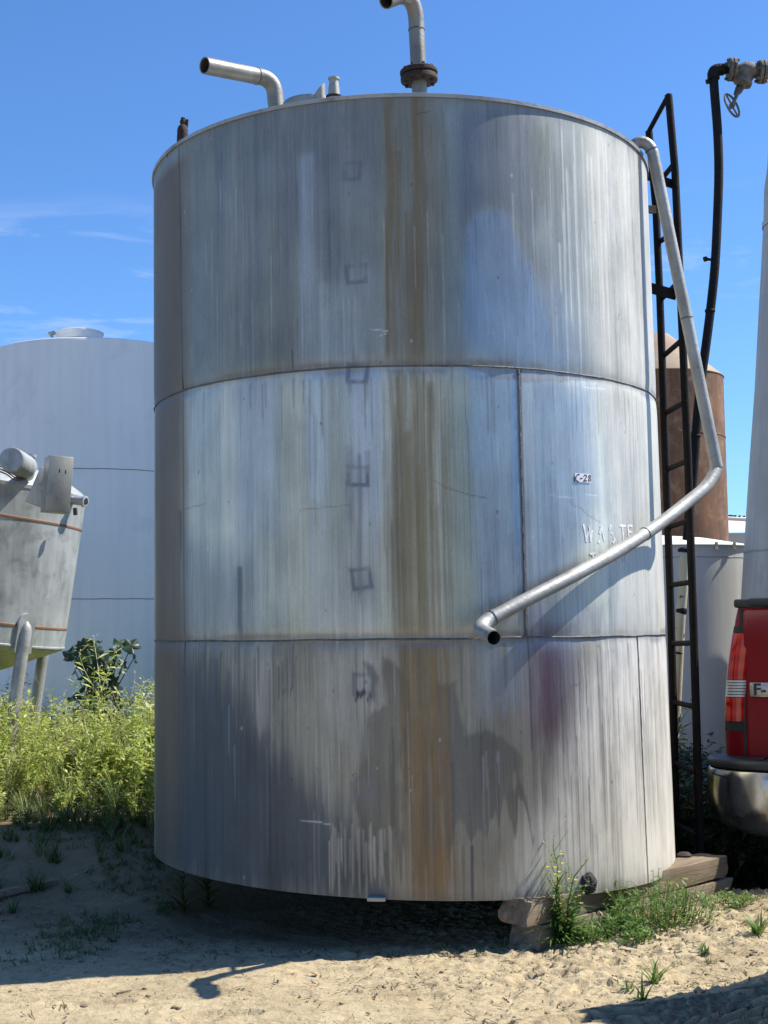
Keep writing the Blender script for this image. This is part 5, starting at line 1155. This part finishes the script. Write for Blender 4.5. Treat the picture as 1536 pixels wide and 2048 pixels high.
def weed_field():
    T_ = [mk_weed(ru(.36, .52), 22).arr() for _ in range(9)]
    T_ += [mk_weed(ru(.22, .34), 30, (.012, .026), (.03, .06), .8, 7, False).arr() for _ in range(3)]          # broader, lower species
    T_ += [mk_tuft(34, (.25, .55), (.003, .006), (.2, .8), .45).arr() for _ in range(2)]                            # grass stalks
    pl = []
    while len(pl) < 1650:
        x, y = rng.uniform(-2.75, -.45), rng.uniform(6.2, 13.0)
        edge = 6.93 + .231 * (x + .155) + .05 * math.sin(x * 7) + .04 * math.sin(x * 17 + 1)
        if y < edge: continue
        if math.hypot(x - TCX, y - TD) < 1.15: continue
        d = min(1, (y - edge) / .5); tall = 1.02 + .75 * math.exp(-((x + 1.0) / .35) ** 2)
        if rng.random() > .45 + .55 * d: continue
        hgt = (.42 + .58 * d) * rng.uniform(.55, 1.15) * tall * (.72 + .5 * vn(np.array([x * 3.3]), np.array([y * 2.2]), 66)[0]) * (1 - .25 * sst(7.4, 8.6, np.array(y)))
        pl.append((x, y, gz(x, y) - .01, float(hgt), rng.integers(14)))
    scatter('weeds', T_, pl, M['weed'], 'yellow green knee-high weeds growing in front of the big pale grey tank', 'weeds')
    DW = [mk_weed(ru(.4, .55), 4, (.003, .006), (.015, .03), .6, 6, True).arr() for _ in range(4)]
    dl = [(x, y, gz(x, y) - .01, rng.uniform(.7, 1.25), rng.integers(4)) for x, y in zip(rng.uniform(-2.7, -.6, 70), rng.uniform(6.9, 9.4, 70)) if math.hypot(x - TCX, y - TD) > 1.2]
    scatter('dead_stalks', DW, dl, M['drygrass'], 'pale dead stalks standing among the yellow green weeds', 'weeds')
    fl = []; p = Plant()
    for k in range(5): a = k * 1.2566; p.leaf((0, 0, 0), (math.cos(a), math.sin(a), .5), .009, .008, ru(.2, .9), .1, 0)
    for x, y, z, s_, k in pl:
        if rng.random() < .42:
            for _ in range(rng.integers(1, 4)): fl.append((x + rng.normal(0, .05), y + rng.normal(0, .05), z + .47 * s_ * rng.uniform(.75, 1.12), rng.uniform(.8, 1.5), 0))
    scatter('weed_flowers', [p.arr()], fl, M['flower'], 'tiny yellow flowers dotted over the weed field', 'flowers')
    # low green fringe along the shaded front edge
    G = [mk_tuft(26, (.06, .16), (.004, .009)).arr() for _ in range(8)]; pl = []
    while len(pl) < 260:
        x, y = rng.uniform(-2.5, -.6), rng.uniform(5.6, 7.1)
        if math.hypot(x - TCX, y - TD) < 1.10: continue
        edge = 6.75 + .22 * math.sin(x * 5)
        if rng.random() > math.exp(-max(0, edge - y) / .28) * .9 + .06 * (vn(np.array([x * 4]), np.array([y * 4]), 5)[0] > .55): continue
        pl.append((x, y, gz(x, y), rng.uniform(.5, 1.2), rng.integers(8)))
    scatter('grass_fringe', G, pl, M['grass'], 'dark grass along the shaded foot of the weed field', 'grass')
weed_field()

def broad_plant(name, base, h, nleaf, size, m, label, cat, seed, spread=.25, front=(0, -1, 0)):
    random.seed(seed); o = empty(name, label, cat, base); s = MB(); LV = MB(); tint = []
    for k in range(nleaf):
        an = ru(0, 6.283); rr = spread * ru(.15, 1); z = h * (ru(.25, 1.0)); tip = Vector((base[0] + rr * math.cos(an), base[1] + rr * math.sin(an), base[2] + z))
        b = Vector((base[0] + ru(-.03, .03), base[1] + ru(-.03, .03), base[2] + z * .35)); s.tube([b, b.lerp(tip, .5) + Vector((0, 0, .02)), tip], [.005, .004, .003], 5)
        R0 = size * ru(.6, 1.1); nrm = (Vector((math.cos(an) * .7, math.sin(an) * .7, 0)) + Vector((ru(-.3, .3), ru(-.8, .1), ru(.3, 1.0)))).normalized(); ex = nrm.cross(Vector((ru(-1, 1), ru(-1, 1), .3))).normalized(); ey = nrm.cross(ex); n = 20; ring = [tip]
        for j in range(n):
            q = 2 * math.pi * j / n; lob = 1 + .13 * math.cos(5 * q) - .55 * math.exp(-((q - math.pi) / .35) ** 2) + ru(-.04, .04)
            ring.append(tip + (ex * math.cos(q) + ey * math.sin(q)) * R0 * lob + nrm * (.18 * R0 * math.cos(5 * q) - .25 * R0 * ru(.3, 1)))
        LV.add(ring, [(0, 1 + j, 1 + (j + 1) % n) for j in range(n)]); tint += [ru(0, 1)] * (n + 1)
    s.tube([Vector(base), Vector(base) + Vector((0, 0, h * .7))], [.012, .006], 6); s.build('stem', m, o)
    lf = LV.build('leaves', m, o, smooth=True, ang=80); at = lf.data.attributes.new('tint', 'FLOAT', 'POINT'); at.data.foreach_set('value', np.array(tint, np.float32))
    return o
b_ = W(205, 1440, 9.2); broad_plant('mallow_plant', (b_.x, b_.y, gz(b_.x, b_.y)), .80, 75, .062, M['mallow'], 'dark broad-leaved mallow plant in the weeds before the pale grey tank', 'plant', 4, .30)
b_ = W(270, 1500, 7.7); broad_plant('mallow_plant', (b_.x, b_.y, gz(b_.x, b_.y)), .34, 16, .05, M['tuft'], 'low bright green broad-leaved plant in the weeds beside the stained tank', 'plant', 9, .16)

def single(name, p, base, label, cat, m, scale=1, group=None, flowers=None):
    ob = scatter(name, [p.arr()], [(0, 0, 0, scale, 0)], m, stuff=False, leany=0); ob.location = base; tag(ob, label, cat, group)
    if flowers:
        f = Plant()
        for fx in flowers:
            for k in range(6): a = k * 1.047; f.leaf(fx, (math.cos(a), math.sin(a), .6), .010, .008, ru(.2, .9), .1, 0)
        v, q, t = f.arr(); fo = np_mesh('flower_heads', v, q, M['flower'], {'tint': ('FLOAT', t)}, smooth=False); fo.location = base; put(fo, ob); fo.matrix_parent_inverse = Matrix.Translation(-Vector(base))
    return ob
def rosette_weed(h, n, ll, lw):
    p = Plant(); pts = [Vector((0, 0, 0))]
    for i in range(6): pts.append(pts[-1] + Vector((ru(-.02, .02) * h * 2, ru(-.02, .02) * h * 2, h / 6)))
    p.stem(pts, .0045, .0015, .3)
    for i in range(n):
        t = (i / n) ** 1.3 * 5.6; a = int(t); b = pts[a].lerp(pts[a + 1], t - a); an = i * 2.4 + ru(-.3, .3); k = 1.1 - .8 * t / 6
        p.blade(b, (math.cos(an), math.sin(an), ru(.4, 1.1)), ru(*ll) * k, ru(*lw) * (.5 + .5 * k), ru(0, .85), ru(.4, .9))
    for i in range(8):
        an = ru(0, 6.283); b = pts[4].lerp(pts[6], ru(0, 1)); L_ = ru(.03, .08); q = b + Vector((math.cos(an) * L_ * .7, math.sin(an) * L_ * .7, L_)); p.stem([b, b.lerp(q, .5), q], .0014, .0008, .5)
        for _ in range(4): p.leaf(q, (ru(-1, 1), ru(-1, 1), ru(.2, 1)), .012, .006, ru(.5, 1), .1, 0)
    return p, pts
random.seed(21)
p, pts = rosette_weed(.33, 60, (.08, .15), (.007, .013)); tips = [tuple(pts[6] + Vector((ru(-.05, .05), ru(-.03, .03), ru(-.12, .03)))) for _ in range(8)]
for dx, hh in ((-.035, .21), (.04, .24), (.06, .15), (-.06, .13), (.01, .12)):
    p2, q2 = rosette_weed(hh, 55, (.07, .13), (.008, .015)); o_ = len(p.v); p.v += [Vector(v) + Vector((dx * (.3 + v[2] * 3), .01, 0)) for v in p2.v]; p.q += [tuple(i + o_ for i in f) for f in p2.q]; p.t += p2.t
    tips += [tuple(q2[6] + Vector((dx * (.3 + hh * 3) + ru(-.02, .02), .01, ru(-.02, .02)))) for _ in range(3)]
g = on_ground(1120, 1888)
single('flowering_weed', p, (g.x, g.y - .02, gz(g.x, g.y - .02)), 'tall flowering weed in front of the ragged timber end', 'weed', M['tuft'], 1, None, tips)
for px, py, h, lab in ((368, 1822, .27, 'taller of two shaded weeds by the left lower edge of the stained tank'), (418, 1815, .24, 'shorter of two shaded weeds by the left lower edge of the stained tank')):
    p, pts = rosette_weed(h, 60, (.08, .14), (.010, .018)); g = on_ground(px, py); single('shade_weed', p, (g.x, g.y, gz(g.x, g.y)), lab, 'weed', M['grass'], 1, 'weeds in the tank shade', [tuple(pts[6] + Vector((ru(-.02, .02), 0, ru(-.03, .01)))) for _ in range(2)])
def clump(n, rad, h, seed):
    random.seed(seed); p = Plant()
    for i in range(n):
        a = ru(0, 6.283); r0 = rad * math.sqrt(ru(0, 1)); x, y = r0 * math.cos(a), r0 * math.sin(a) * .7; hh = h * (1 - .6 * (r0 / rad) ** 2) * ru(.5, 1.1); d = Vector((math.cos(a) * .5 * r0 / rad + ru(-.2, .2), math.sin(a) * .5 * r0 / rad + ru(-.2, .2), 1))
        pts = [Vector((x, y, -.01)), Vector((x, y, 0)) + d * hh * .5, Vector((x, y, 0)) + d * hh + Vector((ru(-.02, .02), ru(-.02, .02), 0))]; p.stem(pts, .0016, .0008, ru(.2, .7))
        for k in range(9):
            t = ru(.1, 1); b = pts[0].lerp(pts[2], t); an = ru(0, 6.283); p.leaf(b, (math.cos(an), math.sin(an), ru(.1, 1)), ru(.014, .034), ru(.004, .009), ru(0, .97), .2, ru(0, .4))
    return p
g = on_ground(1322, 1850); single('green_clump', clump(170, .18, .19, 3), (g.x, g.y, gz(g.x, g.y)), 'feathery green weed clump against the sunlit side of the timbers', 'weed', M['tuft'])
g = on_ground(1225, 1878); single('green_clump', clump(120, .15, .09, 4), (g.x, g.y, gz(g.x, g.y)), 'low grey-green weed patch between the flowering weed and the feathery clump', 'weed', M['tuft'])
g = on_ground(1455, 1812); single('green_clump', clump(50, .10, .06, 5), (g.x, g.y, gz(g.x, g.y)), 'flat green weed patch on the sand to the right of the timbers', 'weed', M['tuft'])
random.seed(31)
for px, py, n, L_, lab in ((1283, 2005, 14, (.05, .11), 'small green seedling on the sand just left of the tyre track shadow'), (1262, 1985, 12, (.04, .08), 'low green sprig on bare sand below the timbers'), (1516, 1868, 30, (.06, .14), 'upright green tuft on the sand below the chrome bumper'),
                           (1408, 1905, 12, (.03, .07), 'tiny pale sprig on the sand between the feathery clump and the tyre track'), (1310, 1968, 22, (.06, .14), 'leafy green tuft on the sand above the tyre track')):
    g = on_ground(px, py); single('green_tuft', mk_tuft(n, L_, (.006, .012), (.2, .8), .8), (g.x, g.y, gz(g.x, g.y)), lab, 'weed', M['tuft'], 1, 'weeds on the sand')
g = on_ground(1430, 1775); p, pts = rosette_weed(.26, 26, (.07, .14), (.008, .014)); o_ = single('thistle_weed', p, (g.x + .12, g.y + .1, gz(g.x + .12, g.y + .1)), 'grey-green thistle weed leaning in front of the dark shade under the pickup', 'weed', M['darkweed'])
def undergrowth():
    T_ = [mk_weed(ru(.42, .6), 26, (.010, .024), (.03, .08), .7, 6, False).arr() for _ in range(10)]; pl = []
    while len(pl) < 330:
        x, y = rng.uniform(1.12, 2.6), rng.uniform(6.5, 8.6)
        if math.hypot(x - TCX, y - TD) < 1.2: continue
        if x > 1.55 + (y - 5.9) * .30 - .05 and y < 8.3: 
            if x > 1.40 + (y - 5.9) * .30: continue
        pl.append((x, y, gz(x, y) - .01, rng.uniform(.55, 1.35), rng.integers(10)))
    scatter('undergrowth', T_, pl, M['darkweed'], 'dark undergrowth between the ladder and the red pickup', 'undergrowth')
    G = [mk_tuft(16, (.10, .30), (.003, .006), (.4, 1.0), .9).arr() for _ in range(5)]
    pl = [(x, y, gz(x, y) + rng.uniform(0, .5), rng.uniform(.6, 1.1), rng.integers(5)) for x, y in zip(rng.uniform(1.2, 1.75), rng.uniform(6.55, 7.0))] if False else []
    for _ in range(46):
        x, y = rng.uniform(1.25, 1.75), rng.uniform(6.6, 7.4); pl.append((x, y, gz(x, y) + rng.uniform(.1, .5), rng.uniform(.6, 1.2), rng.integers(5)))
    scatter('dry_grass', G, pl, M['drygrass'], 'dry bent grass stalks in the dark undergrowth', 'grass')
undergrowth()
def ground_litter():
    # sparse grass in the shade and on the sand, straw, clods
    G = [mk_tuft(9, (.015, .05), (.0025, .005), (.2, 1.0), 1.0).arr() for _ in range(8)]; pl = []
    while len(pl) < 900:
        x, y = rng.uniform(-1.9, 2.1), rng.uniform(3.8, 6.6)
        k = vn(np.array([x * 2.6 + 4]), np.array([y * 2.6]), 12)[0]; dens = sst(.45, .8, np.array(k)) * (.25 + .75 * sst(4.4, 5.6, np.array(y))) * (1 if x < .4 else .55)
        if rng.random() > dens * ((0 if x < .25 else .25) if y < 4.8 else 1) or math.hypot(x - TCX, y - TD) < 1.0: continue
        pl.append((x, y, gz(x, y), rng.uniform(.5, 1.3), rng.integers(8)))
    scatter('ground_grass', G, pl, M['grass'], 'sparse short grass on the yard soil', 'grass')
    S_ = []
    for _ in range(6):
        p = Plant()
        for i in range(4):
            a = ru(0, 6.283); p.blade((ru(-.03, .03), ru(-.03, .03), .004), (math.cos(a), math.sin(a), ru(.0, .25)), ru(.02, .06), ru(.001, .0025), ru(0, 1), ru(0, .3))
        S_.append(p.arr())
    pl = []
    for _ in range(1500):
        x, y = rng.uniform(-1.7, 2.0), rng.uniform(3.85, 6.0)
        if math.hypot(x - TCX, y - TD) < 1.12: continue
        if rng.random() < .35 + .65 * float(sst(.0, .8, np.array(x))): pl.append((x, y, gz(x, y) + .002, rng.uniform(.4, 1.2), rng.integers(6)))
    scatter('dry_straw', S_, pl, M['drygrass'], 'dry straw bits strewn on the sand', 'straw')
    D_ = []
    for _ in range(6):
        p = Plant()
        for i in range(3):
            a = ru(0, 6.283); p.blade((ru(-.02, .02), ru(-.02, .02), .003), (math.cos(a), math.sin(a), ru(.0, .5)), ru(.010, .035), ru(.002, .006), ru(0, 1), ru(0, .6))
        D_.append(p.arr())
    pl = []
    while len(pl) < 3600:
        x, y = rng.uniform(-1.8, 2.0), rng.uniform(3.85, 6.3)
        if math.hypot(x - TCX, y - TD) < 1.1: continue
        k = float(vn(np.array([x * 3.1]), np.array([y * 4.3]), 15)[0])
        if rng.random() < (.16 + .9 * float(sst(-.3, .6, np.array(x))) + (.35 if y > 4.7 else 0)) * (.15 + 1.2 * k * k): pl.append((x, y, gz(x, y) + .002, rng.uniform(.4, 1.3), rng.integers(6)))
    scatter('leaf_litter', D_, pl, M['litter'], 'dark dry leaf bits and twiggy litter on the sand', 'litter')
    # clods and pebbles as one loose layer
    V, Q, o = [], [], 0
    bm = bmesh.new(); bmesh.ops.create_icosphere(bm, subdivisions=1, radius=1); bv = np.array([tuple(v.co) for v in bm.verts]); bf = np.array([[v.index for v in f.verts] for f in bm.faces]); bm.free()
    for _ in range(2600):
        x, y = rng.uniform(-1.8, 2.0), rng.uniform(3.85, 6.3); k = rng.random()
        if rng.random() > .3 + .7 * float(sst(-.2, .8, np.array(x))) or math.hypot(x - TCX, y - TD) < 1.1: continue
        s_ = .0018 + .006 * k ** 8 + .0018 * rng.random(); w = bv * (1 + rng.normal(0, .22, (len(bv), 1))) * s_ * np.array([1.2, 1.0, .7]); V.append(w + np.array([x, y, gz(x, y) + s_ * .25])); Q.append(bf + o); o += len(bv)
    kind(tag(np_mesh('clods', np.concatenate(V), np.concatenate(Q), M['stone'], smooth=False), 'small soil clods and pebbles on the sand', 'pebbles'), 'stuff')
ground_litter()
def loose_items():
    def rock(px, py, r, name, label, m, seed, flat=.6, cat='stone'):
        g = on_ground(px, py); bm = bmesh.new(); bmesh.ops.create_icosphere(bm, subdivisions=3, radius=1)
        for v in bm.verts:
            k = .75 + .6 * float(fbm(np.array([v.co.x * 2 + seed]), np.array([v.co.y * 2 + v.co.z * 3]), seed, 3)[0]); v.co = Vector((v.co.x * r * k * 1.25, v.co.y * r * k, v.co.z * r * k * flat))
        me = bpy.data.meshes.new(name); bm.to_mesh(me); bm.free(); me.materials.append(m); o = bpy.data.objects.new(name, me); C.objects.link(o); o.location = (g.x, g.y, gz(g.x, g.y) + r * flat * .35); tag(o, label, cat)
    rock(887, 1912, .020, 'soil_clod', 'dark soil clod at the edge of the tank shade, left of the timber corner', M['stone'], 3)
    rock(168, 2013, .010, 'soil_clod', 'flat dark clod on the bright sand near the lower left corner', M['stick'], 5, .4)
    rock(332, 1942, .010, 'pebble', 'pale pebble at the edge of the tank shade near the elbow shadow', M['stone'], 7)
    rock(350, 2016, .009, 'pebble', 'small dark pebble on bright sand below the elbow shadow', M['stone'], 9)
    rock(1145, 1958, .011, 'soil_clod', 'small dark clod on the sand below the flowering weed', M['stone'], 11)
    # scrap board half buried at the left
    a, b = on_ground(-40, 1806), on_ground(112, 1766); s = MB(); d = (b - a).normalized()
    s.bar(a + Vector((0, 0, .022)), b + Vector((0, 0, .006)), .05, .024, (0, 0, 1), .004); o = s.build('scrap_board', M['wood'], None); tag(o, 'weathered board lying on the shaded soil at the left edge', 'board')
    # white scraps
    for px, py, r, lab in ((148, 1758, .022, 'white paper scrap standing in the shaded soil near the board'), (228, 1800, .016, 'small pale scrap on the shaded soil by the grass')):
        g = on_ground(px, py); s = MB(); n = 7
        V = []; 
        for i in range(n):
            for j in range(4):
                u, v = i / (n - 1) - .5, j / 3 - .5; V.append((g.x + u * r * 1.1 + v * r * .2, g.y + v * r * .6 + .004 * math.sin(i * 2), gz(g.x, g.y) + .004 + r * (u * .9 + .45) + .003 * math.sin(i * 1.7 + j)))
        s.add(V, [(i * 4 + j, i * 4 + j + 1, i * 4 + j + 5, i * 4 + j + 4) for i in range(n - 1) for j in range(3)]); o = s.build('paper_scrap', M['paper'], None); tag(o, lab, 'litter')
        md = o.modifiers.new('thick', 'SOLIDIFY'); md.thickness = .0006
    for pts, lab in (([(1225, 1905), (1245, 1902), (1262, 1906)], 'thin dry twig on the sand under the feathery clump'), ([(900, 1917), (915, 1914), (925, 1917)], 'short twig beside the dark clod at the shade edge'), ([(232, 1990), (262, 1984)], 'thin twig on bright sand below the elbow shadow')):
        s = MB(); P = [on_ground(*q) + Vector((0, 0, .005)) for q in pts]; s.tube(smoothpath(P, 3), [.003] * ((len(P) - 1) * 3 + 1), 6); o = s.build('twig', M['stick'], None); tag(o, lab, 'twig', 'dry twigs')
loose_items()
